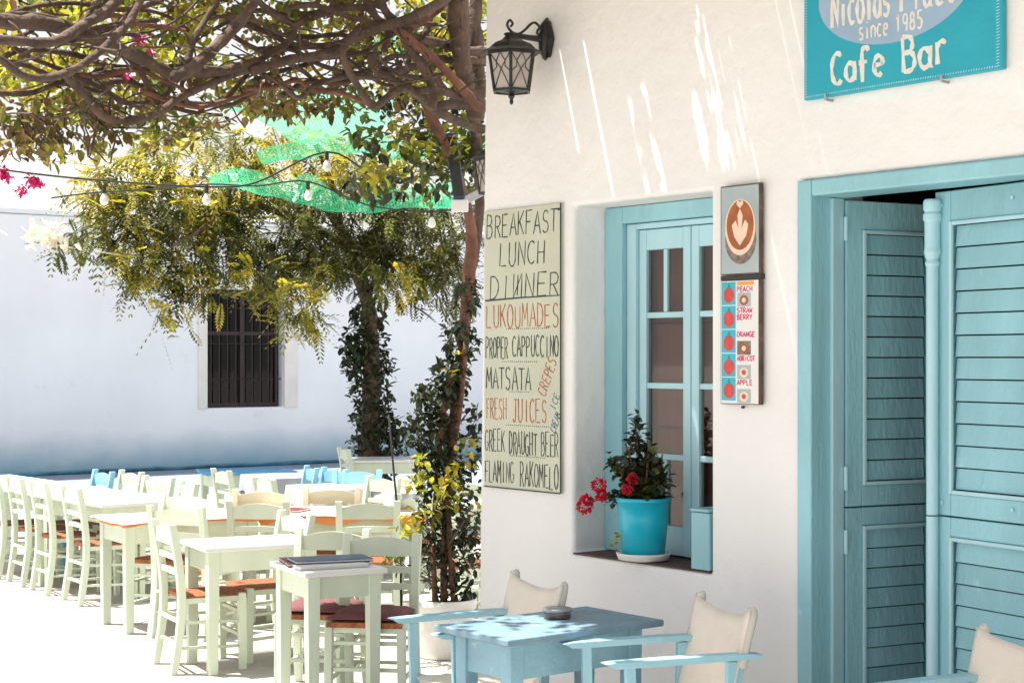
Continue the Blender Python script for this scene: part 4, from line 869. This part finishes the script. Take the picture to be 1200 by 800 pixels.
BR = [
 ([(-60,10),(0,25),(50,27),(95,38),(130,55),(165,68),(200,86),(225,84),(262,84),(300,72)], 21, 12, 0),
 ([(-60,52),(0,47),(60,50),(98,30),(125,12),(160,-18)], 12, 12, -.25),
 ([(-50,45),(0,70),(25,88),(50,92),(80,85),(110,66),(135,44),(155,20),(172,-14)], 10, 9, -.5),
 ([(310,-20),(292,12),(270,38),(248,60),(225,80),(205,90)], 13, 15, -.3),
 ([(268,-20),(240,25),(226,50),(220,75)], 8, 8, .1),
 ([(78,90),(100,112),(120,136),(150,142),(182,134),(212,114),(250,97),(290,82),(330,73),(375,65),(400,62)], 10, 9, .0),
 ([(85,90),(118,102),(145,120),(178,120),(220,121),(256,122),(272,108),(290,88)], 7, 6, .35),
 ([(290,80),(310,88),(333,103),(350,115),(366,102),(395,92),(415,90),(440,92)], 6, 6, .1),
 ([(296,84),(340,70),(380,64),(408,48),(440,34),(480,22),(520,0),(540,-20)], 10, 13, -.1),
 ([(296,-5),(322,18),(345,31),(337,50),(315,64),(296,76),(262,88)], 8, 8, .3),
 ([(345,31),(365,20),(400,10),(432,8),(460,-6)], 9, 9, .2),
 ([(420,34),(405,50),(402,66),(410,85),(428,114),(440,125),(455,113),(470,103)], 8, 9, -.3),
 ([(442,-20),(450,10),(470,36),(480,58),(498,82),(508,112),(505,128)], 11, 11, 0),
 ([(434,62),(442,84),(468,98),(490,110),(508,128),(545,146),(568,152)], 10, 11, .2),
 ([(462,32),(492,56),(518,78),(536,98),(560,126)], 10, 11, -.1),
 ([(476,40),(490,45),(520,52),(545,60),(568,60)], 9, 12, .4),
 ([(440,92),(480,80),(520,70),(568,72)], 9, 11, .5),
 ([(480,35),(500,22),(520,5),(530,-15)], 9, 9, .3),
 ([(150,66),(165,85),(176,105),(179,120)], 9, 7, .2),
 ([(-20,108),(30,110),(62,100),(92,90)], 6, 6, .4),
 ([(220,121),(213,100),(222,84)], 6, 5, .3), ([(190,95),(200,105),(180,122)], 8, 5, .4),
 ([(505,128),(530,122),(568,124)], 12, 14, .2), ([(488,108),(510,105),(540,112),(568,108)], 9, 12, .0),
 ([(300,108),(275,122),(256,124)], 5, 6, .2), ([(240,-10),(215,18),(180,36),(150,38),(120,30)], 3, 3, .5),
 ([(-10,22),(40,8),(90,4),(140,12),(190,2)], 5, 6, .5), ([(120,-10),(105,15),(95,35)], 7, 7, .4),
 ([(60,95),(95,103),(130,112),(165,128)], 5, 5, .6), ([(310,30),(340,52),(390,52),(430,40)], 6, 7, .5),
 ([(300,58),(340,58),(372,75),(400,84)], 6, 6, .5), ([(360,70),(385,96),(420,88)], 4, 4, .6),
 ([(450,60),(455,35),(440,20),(425,-10)], 8, 10, .5), ([(505,18),(498,50),(505,80),(520,104)], 9, 9, .6), ([(560,-20),(556,30),(560,90),(558,140)], 16, 20, .5), ([(-30,78),(20,60),(75,62),(120,75),(160,100)], 6, 8, .7),
]
for _ in range(26):
    x = random.uniform(-10, 430); y = random.uniform(10, 118) if x > 90 else random.uniform(0, 95); P = []; a = random.uniform(-.5, .5)
    for j in range(6): P.append((x, y)); x += random.uniform(22, 40); a = a*.5+random.uniform(-.55, .55); y = min(max(y+a*30, -25), 135)
    if P[-1][0] < 566: BR.append((P, random.uniform(5, 8), random.uniform(4, 6), random.uniform(.0, .9)))
for P, w0, w1, k in BR:
    if P[0][0] < -25: P.insert(0, (P[0][0]-150, P[0][1]-22))
    n = len(P); vpath([(p[0], p[1], dz(p[0], k*.7), w0+(w1-w0)*i/(n-1)) for i, p in enumerate(P)], M['bark'] if random.random() < .85 else M['bark_red'], 'branch', vine, 8, 4, .12)
for _ in range(85):          # twigs
    x = random.uniform(-20, 560); y = random.uniform(0, 135) if x > 60 else random.uniform(0, 110); Y = dz(x, random.uniform(-.4, .8)); P = [(x, y, Y, 3.0)]; a = random.uniform(0, 6.28)
    for j in range(5): a += random.uniform(-.7, .7); x += math.cos(a)*22; y += math.sin(a)*13; y = min(y, 150); P.append((x, y, Y+random.uniform(-.15,.15)*j, 2.6-.35*j))
    vpath(P, M['bark'], 'twig', vine, 5, 2, .1)
for _ in range(26):          # twigs hanging down on the left
    x = random.uniform(0, 130); y = 125+random.random()*20; Y = dz(x, random.uniform(0, .8)); P = []
    for j in range(5): P.append((x, y, Y, 1.8-.25*j)); x += random.uniform(-4, 14); y += random.uniform(6, 16)
    vpath(P, M['bark'], 'twig', vine, 4, 2, 0)
L1 = MB(); L2 = MB(); L3 = MB(); L4 = MB(); L0 = vine.location
def vl(mb, px, py, Y, rx, ry, rz, n, size, droop=.3):
    s = Y/FPX; leafcloud(mb, at(px, py, Y)-L0, (rx*s, rz, ry*s), n, size, droop)
for _ in range(215):         # scattered leaves between and above the branches
    x = random.uniform(-20, 560); y = random.uniform(-30, 130); vl(random.choice((L2, L4, L3, L3)), x, y, dz(x, random.uniform(.5, 1.9)), 28, 14, .25, 28, .06)
for _ in range(46): x = random.uniform(-10, 260); y = random.uniform(115, 178) ; vl(random.choice((L4, L2, L3)), x, y, dz(x, random.uniform(.1, 1.2)), 20, 13, .2, 20, .05)
for _ in range(20): x = random.uniform(0, 70); y = random.uniform(130, 185); vl(L4, x, y, dz(x, .5), 12, 10, .1, 5, .055)
for _ in range(40): x = random.uniform(420, 566); y = random.uniform(140, 225); vl(random.choice((L2, L3, L1, L2)), x, y, dz(x, random.uniform(.6, 1.6)), 24, 16, .25, 24, .07)
for _ in range(30): x = random.uniform(440, 566); y = random.uniform(20, 170); vl(L1, x, y, dz(x, random.uniform(.9, 1.7)), 22, 18, .3, 34, .06)
# leaves wrapped round the stems
for px, py, rx, ry, n in ((545,345,16,25,60),(540,400,22,28,130),(528,440,24,25,130),(515,470,28,28,170),(510,510,34,30,210),(515,550,34,30,210),(520,590,36,28,200),(545,560,22,40,90),(556,500,10,30,40),(518,625,36,26,180),(540,650,28,28,130),(505,655,24,26,110),(530,685,34,18,120),(548,620,16,30,60),(495,460,14,16,34),(490,490,10,14,28)):
    vl(L1, px, py, 10.35, rx, ry, .18, int(n*(1.5 if py < 560 else .95)), .056, .25)
for px, py, rx, ry, n in ((492,565,20,14,46),(530,545,9,10,20),(525,575,20,22,60),(482,612,16,20,46),(495,540,12,8,18),(560,590,22,8,8),(575,585,14,7,8),(548,528,14,22,26),(533,425,8,22,10),(462,655,16,16,46),(500,600,24,14,28)):
    vl(L3 if py != 655 else L2, px, py, 10.1, rx, ry, .12, int(n*.8), .058, .2)
vpath([(525,640,10.2,3),(545,610,10.1,2.4),(565,598,10.0,2),(582,586,9.9,1.6)], M['bark'], 'twig', vine, 4, 3, 0)
vpath([(505,680,10.2,3),(480,668,9.9,2.4),(462,655,9.7,2)], M['bark'], 'twig', vine, 4, 3, 0)
for mb, m in ((L1, 'leaf_dark'), (L2, 'leaf'), (L3, 'leaf_yellow'), (L4, 'leaf_olive')): stuff(mb.build('leaves', M[m], vine))
fl = MB()
for px, py, n in ((8,206,40),(38,212,60),(24,222,50),(46,214,40),(2,200,40),(163,46,60),(176,60,24),(118,130,16),(150,88,12)):
    (lambda mb: vl(mb, px, py, dz(px, .3), 6, 5, .05, int(n*.8), .024))(fl)
stuff(fl.build('blossom', M['magenta'], vine))
o = MB()
for k in range(90): vv = at(52+random.gauss(0,13), 279+random.gauss(0,6)-abs(random.gauss(0,5)), 15.8+random.uniform(-.1,.1)); kite(o, vv-Vector((-4.45, 15.8, 0)), rnd(), rnd(), .10, .07, .1)
o.tube([at(150,300,16.2)-Vector((-4.45,15.8,0)), at(95,292,16)-Vector((-4.45,15.8,0)), at(52,285,15.8)-Vector((-4.45,15.8,0))], .008, 5)
# courtyard tree with feathery crown, ivy round its trunk
TY = 19.0; tb = at(432, 600, TY); tb.z = 0
tree = thing('feathery_tree', 'ivy wrapped courtyard tree with a broad feathery crown before the far wall', 'tree', tb)
wsp = MB(); wsp.v = [tuple(Vector(v)+Vector((-4.45, 15.8, 0))-tb) for v in o.v]; wsp.f = o.f; stuff(wsp.build('white_blossom', M['white_petal'], tree))
vpath([(430,605,TY,26),(431,560,TY,22),(434,500,TY,21),(436,440,TY,20),(434,390,TY,19),(430,350,TY,17),(420,322,TY,15),(412,300,TY,15),(400,270,TY,12),(380,240,TY,9)], M['bark'], 'trunk', tree, 10)
for P in ([(412,305,TY,12),(440,270,TY-.3,9),(480,240,TY-.8,7),(520,215,TY-1,5)], [(410,290,TY,12),(360,262,TY-.4,9),(300,240,TY-1,8),(230,225,TY-1.6,6),(150,215,TY-2.2,4)], [(400,272,TY,10),(390,220,TY-.2,8),(370,170,TY-.4,5)], [(360,262,TY-.4,8),(320,215,TY,6),(270,170,TY,4)], [(440,270,TY-.3,8),(460,220,TY,5),(470,170,TY,4)], [(300,240,TY-1,7),(250,260,TY-2,5),(200,290,TY-2.6,3)]):
    vpath(P, M['bark'], 'branch', tree, 7)
F1 = MB(); F2 = MB()
def frond(mb, p, d, L, w, n=9):
    d = d.normalized(); sd = d.cross(Vector((0, 0, 1)))
    if sd.length < .05: sd = Vector((1, 0, 0))
    sd.normalize()
    for i in range(n):
        t = (i+.5)/n; q = p + d*L*t + Vector((0, 0, -L*.3*t*t)); ll = w*math.sin(math.pi*(.12+.8*t))
        for s_ in (-1, 1):
            v = sd*s_ + d*.35 + Vector((0, 0, -.25)); v.normalize()
            a = q + v*ll; k = d*.26*w*2
            mb.add([q-k*.4, q+v*ll*.5-k*.5, a, q+v*ll*.5+k*.5], [(0,1,2),(0,2,3)])
def crown(px, py, Y, rx, ry, rz, n, mbs):
    s = Y/FPX; c = at(px, py, Y)-tb
    for _ in range(max(2, n//7)):
        v = rnd(); v = v.normalized()*(v.length**.6); q = c+Vector((v.x*rx*s, v.y*rz, v.z*ry*s)); mb = random.choice(mbs); rr = random.uniform(.10, .22)
        for _ in range(random.randint(5, 11)):
            d = Vector((v.x*.6, v.y*.6, -.25))+rnd()*1.1
            frond(mb, q+rnd()*rr, d, random.uniform(.12, .34), random.uniform(.05, .085), random.randint(5, 9))
F3 = MB()
lo, hi, md = (F1, F1, F3), (F2, F2, F3), (F1, F3, F2)  # sunlit top and shaded lower crown are put into the leaf colours
for a in ((190,255,17.3,90,38,1.0,300),(300,270,18,90,50,1.2,560),(400,270,18.6,80,50,1.2,560),(490,275,18.4,70,50,1.0,480),(385,290,19,90,36,1.2,200)): crown(*a, lo)
for a in ((240,300,17.4,50,30,.8,150),(205,325,17,30,28,.5,90),(150,318,16.6,24,20,.4,50),(120,270,16.6,50,26,.6,110),(72,287,16.3,18,13,.3,14),(165,300,16.6,36,22,.5,70),(530,325,18.2,26,36,.6,120),(470,335,18.3,45,26,.8,130),(380,320,18.4,50,22,.8,90),(200,362,16.9,12,20,.25,26),(300,318,17.4,40,16,.6,70)): crown(*a, md)
for a in ((230,190,17.6,90,40,1.1,260),(330,200,18.6,110,45,1.2,300),(160,215,17,60,30,.8,170),(440,200,18.8,90,45,1.2,200),(205,235,16.8,70,26,.7,120),(130,235,16.6,50,26,.6,90),(356,372,17.1,20,26,.3,90),(345,345,17.1,24,16,.3,50),(245,345,16.9,12,10,.2,12)): crown(*a, hi)
stuff(F1.build('crown', M['frond'], tree)); stuff(F2.build('crown', mat('sunlit_feathery_leaf', (.42, .38, .04), .5, .2, 3, 0, island=.9, trans=.5), tree)); stuff(F3.build('crown', mat('green_feathery_leaf', (.15, .17, .03), .5, .2, 3, 0, island=.9, trans=.45), tree))
iv = MB(); s_ = TY/FPX
for px, py, rx, ry, n in ((430,370,22,18,160),(428,400,30,22,300),(432,430,34,22,330),(436,462,26,20,220),(438,492,28,20,260),(446,520,38,22,300),(436,552,30,20,240),(432,580,26,16,150),(470,505,16,20,70),(412,412,16,14,60),(430,340,20,12,50)):
    leafcloud(iv, at(px, py, TY)-tb, (rx*s_, .28, ry*s_), int(n*1.15), .085, .3)
stuff(iv.build('ivy', M['leaf_dark'], tree))

# green shade nets
def net(label, top, bot, Y0, Y1):
    m = MB(); T = smoothpath(top, 6); Bp = smoothpath(bot, 6); n = min(len(T), len(Bp)); q = 6; uvs = []
    L = at(T[0][0], T[0][1], Y0); 
    for i in range(n):
        for j in range(q+1):
            f = j/q; p = at(T[i][0], T[i][1], Y0).lerp(at(Bp[i][0], Bp[i][1], Y1), f); p.z -= .06*math.sin(math.pi*f); p.z += .016*math.sin(i*.7)*math.sin(j*1.2+i*.3); p.y += .05*math.sin(i*.6+j*.8)
            m.v.append(p-L)
    for i in range(n-1):
        for j in range(q): m.f.append((i*(q+1)+j, (i+1)*(q+1)+j, (i+1)*(q+1)+j+1, i*(q+1)+j+1))
    o = m.build('shade_net', M['net'], None, smooth=True); uv = o.data.uv_layers.new(name='UVMap')
    for lp in o.data.loops: v = o.data.vertices[lp.vertex_index].co; uv.data[lp.index].uv = (v.x, v.y*.7+v.z)
    tag(o, label, 'net', 'green shade nets', L)
net('long green shade net sagging lowest across the tree crown', [(243,206),(288,196),(330,212),(368,206),(405,232),(470,222),(540,212)], [(250,213),(300,224),(345,236),(385,248),(430,246),(480,243),(545,246)], 12.2, 12.8)
net('broad green shade net hanging below the vine branches', [(255,112),(300,107),(350,106),(400,104),(440,112),(462,118)], [(270,122),(310,142),(345,166),(385,165),(430,156),(455,146)], 11.4, 13.4)
net('narrow pale green net strip above the light bulbs', [(300,178),(340,166),(385,162),(430,160),(458,156)], [(312,186),(350,183),(395,180),(432,176),(462,172)], 12.4, 12.9)
net('green shade net patch beside the building corner', [(440,176),(480,160),(520,150),(575,150)], [(450,186),(490,182),(530,176),(575,182)], 11.2, 12.2)
net('green net glimpsed between the top branches', [(418,30),(450,34),(500,36),(540,34)], [(430,62),(460,58),(500,62),(545,60)], 10.8, 11.6)
# string lights
wires = MB(); 
def cable(P, Y0, Y1): 
    n = len(P); pts = [at(x, y, Y0+(Y1-Y0)*i/(n-1)) for i, (x, y) in enumerate(P)]
    return [tuple(p) for p in smoothpath([tuple(p) for p in pts], 5)]
o = MB().tube(cable([(-20,196),(60,206),(150,214),(245,219),(300,214),(383,178),(440,206),(495,207),(560,196)], 10.5, 11.0), .007, 5).build('light_cable', M['cable'], None); tag(o, 'dark cable of bulbs strung under the vine across the upper left', 'cable')
o = MB().tube(cable([(60,232),(110,226),(180,222),(245,216),(300,218),(361,213),(430,240),(506,248),(560,240)], 11.2, 11.4), .006, 5).build('light_cable', M['cable'], None); tag(o, 'lower thin cable of bulbs behind the green net', 'cable')
for px, py, Y, lb in ((383,183,10.72,'light bulb hanging above the long green net'),(242,222,10.6,'light bulb at the left end of the long green net'),(495,210,10.95,'light bulb before the right part of the green net'),(361,218,11.3,'light bulb against the middle of the green net'),(506,250,11.38,'light bulb lowest, left of the red brown trunk'),(122,222,10.5,'light bulb far left over the pale wall')):
    p = at(px, py, Y); t = thing('light_bulb', lb, 'light bulb', p, 0, 'bulbs on the light cables'); t.scale = (.8, .8, .8)
    MB().tube([(0,0,.03),(0,0,-.03)], .017, 8).build('socket', M['cable'], t); MB().lathe([(.012,-.03),(.018,-.045),(.032,-.075),(.034,-.095),(.024,-.118),(.004,-.126)], 14).build('bulb', M['white'], t, smooth=True)
# floodlight and bracket near the corner
p = at(533, 195, 9.9); fl_ = thing('floodlight', 'dark floodlight on a grey bracket left of the corner lantern', 'floodlight', p)
MB().box((-.035, -.02, -.20), (.035, .03, .20)).build('housing', M['navy'], fl_, bevel=.01).rotation_euler = (0, R(-8), 0)
MB().box((-.03, -.026, -.18), (.03, -.0205, .18)).build('lens', M['cable'], fl_).rotation_euler = (0, R(-8), 0)
MB().beam((.02, .02, -.22), (.24, .10, -.10), .05, .05).build('bracket', M['steel'], fl_, bevel=.004); MB().box((-.02, -.03, -.27), (.08, .03, -.20)).build('cap', M['white'], fl_, bevel=.006)
# thin black rod among the tables
p0 = Vector(((470-600)/FPX*11.9, 11.9, 0)); o = MB().tube([(0,0,0), (-.01,0,.6), (-.05,.02,1.0), (-.09,.02,1.45)], [.010,.010,.008,.006], 6).build('thin_rod', M['cable'], None, smooth=True); tag(o, 'thin black bent rod standing between the tables and the potted vine', 'rod', None, p0)

# ------------------------------------------------------------------ added cane pergola, unseen above the frame, shaped to shade and streak the facade
pg = thing('added_shade_pergola', 'added cane cover shading the cafe wall, unseen above the frame', 'pergola', CO, A)
for u in (0.1, 1.7, 3.3, 4.9, 6.5, 8.1): MB().box((u-.04, -1.45, 4.02), (u+.04, -.002, 4.12)).build('beam', M['timber'], pg)
for n_ in (-1.3, -.7): MB().box((-.3, n_-.03, 4.121), (8.4, n_+.03, 4.18)).build('added_purlin', M['timber'], pg)
cn = MB()
for lay in (0, 1):
    u = -1.9
    while u < 8.6:
        r = random.uniform(.011, .016); z = 4.20+lay*.034; o0 = -1.55-random.uniform(0, .12); du = random.uniform(-.008, .008)
        hole = (.80 < u < 1.0 or 1.17 < u < 1.52) and math.sin(u*61)+math.sin(u*143) > -.35 or abs(u-.42) < .016 or abs(u-.60) < .014  # missing canes placed to let sun streaks onto the wall
        if hole:
            b = -.36 if u > 1.1 else -.40; a = -.20-.10*abs(math.sin(u*9)) if u > 1.1 else -.29
            if u < .7: a, b = -.22, -.45
            cn.tube([(u, o0, z), (u+du, b-random.uniform(0, .03), z)], r, 5); cn.tube([(u, a+random.uniform(0, .03), z), (u+du, -.003, z)], r, 5)
        else: cn.tube([(u, o0, z), (u+du, -.003, z)], r, 5)
        u += r*1.75
stuff(cn.build('cane', M['cane'], pg))  # canes of the added shade pergola
random.seed(12)
lv = MB()
for _ in range(150): kite(lv, Vector((random.uniform(.75, 1.55), random.uniform(-.42, -.15), 4.26+random.random()*.1)), rnd(), Vector((0, 0, 1)), .05, .035, .1)  # added leaves break up the light through the gaps
for _ in range(54): leafcloud(lv, (random.uniform(-1.2, 7.5), random.uniform(-2.6, -1.35), random.uniform(4.0, 4.3)), (.40, .30, .12), 44, .085, .3)  # added leaf clumps, kept sparse to dapple sun on the blue table
stuff(lv.build('leaves', M['leaf'], pg))
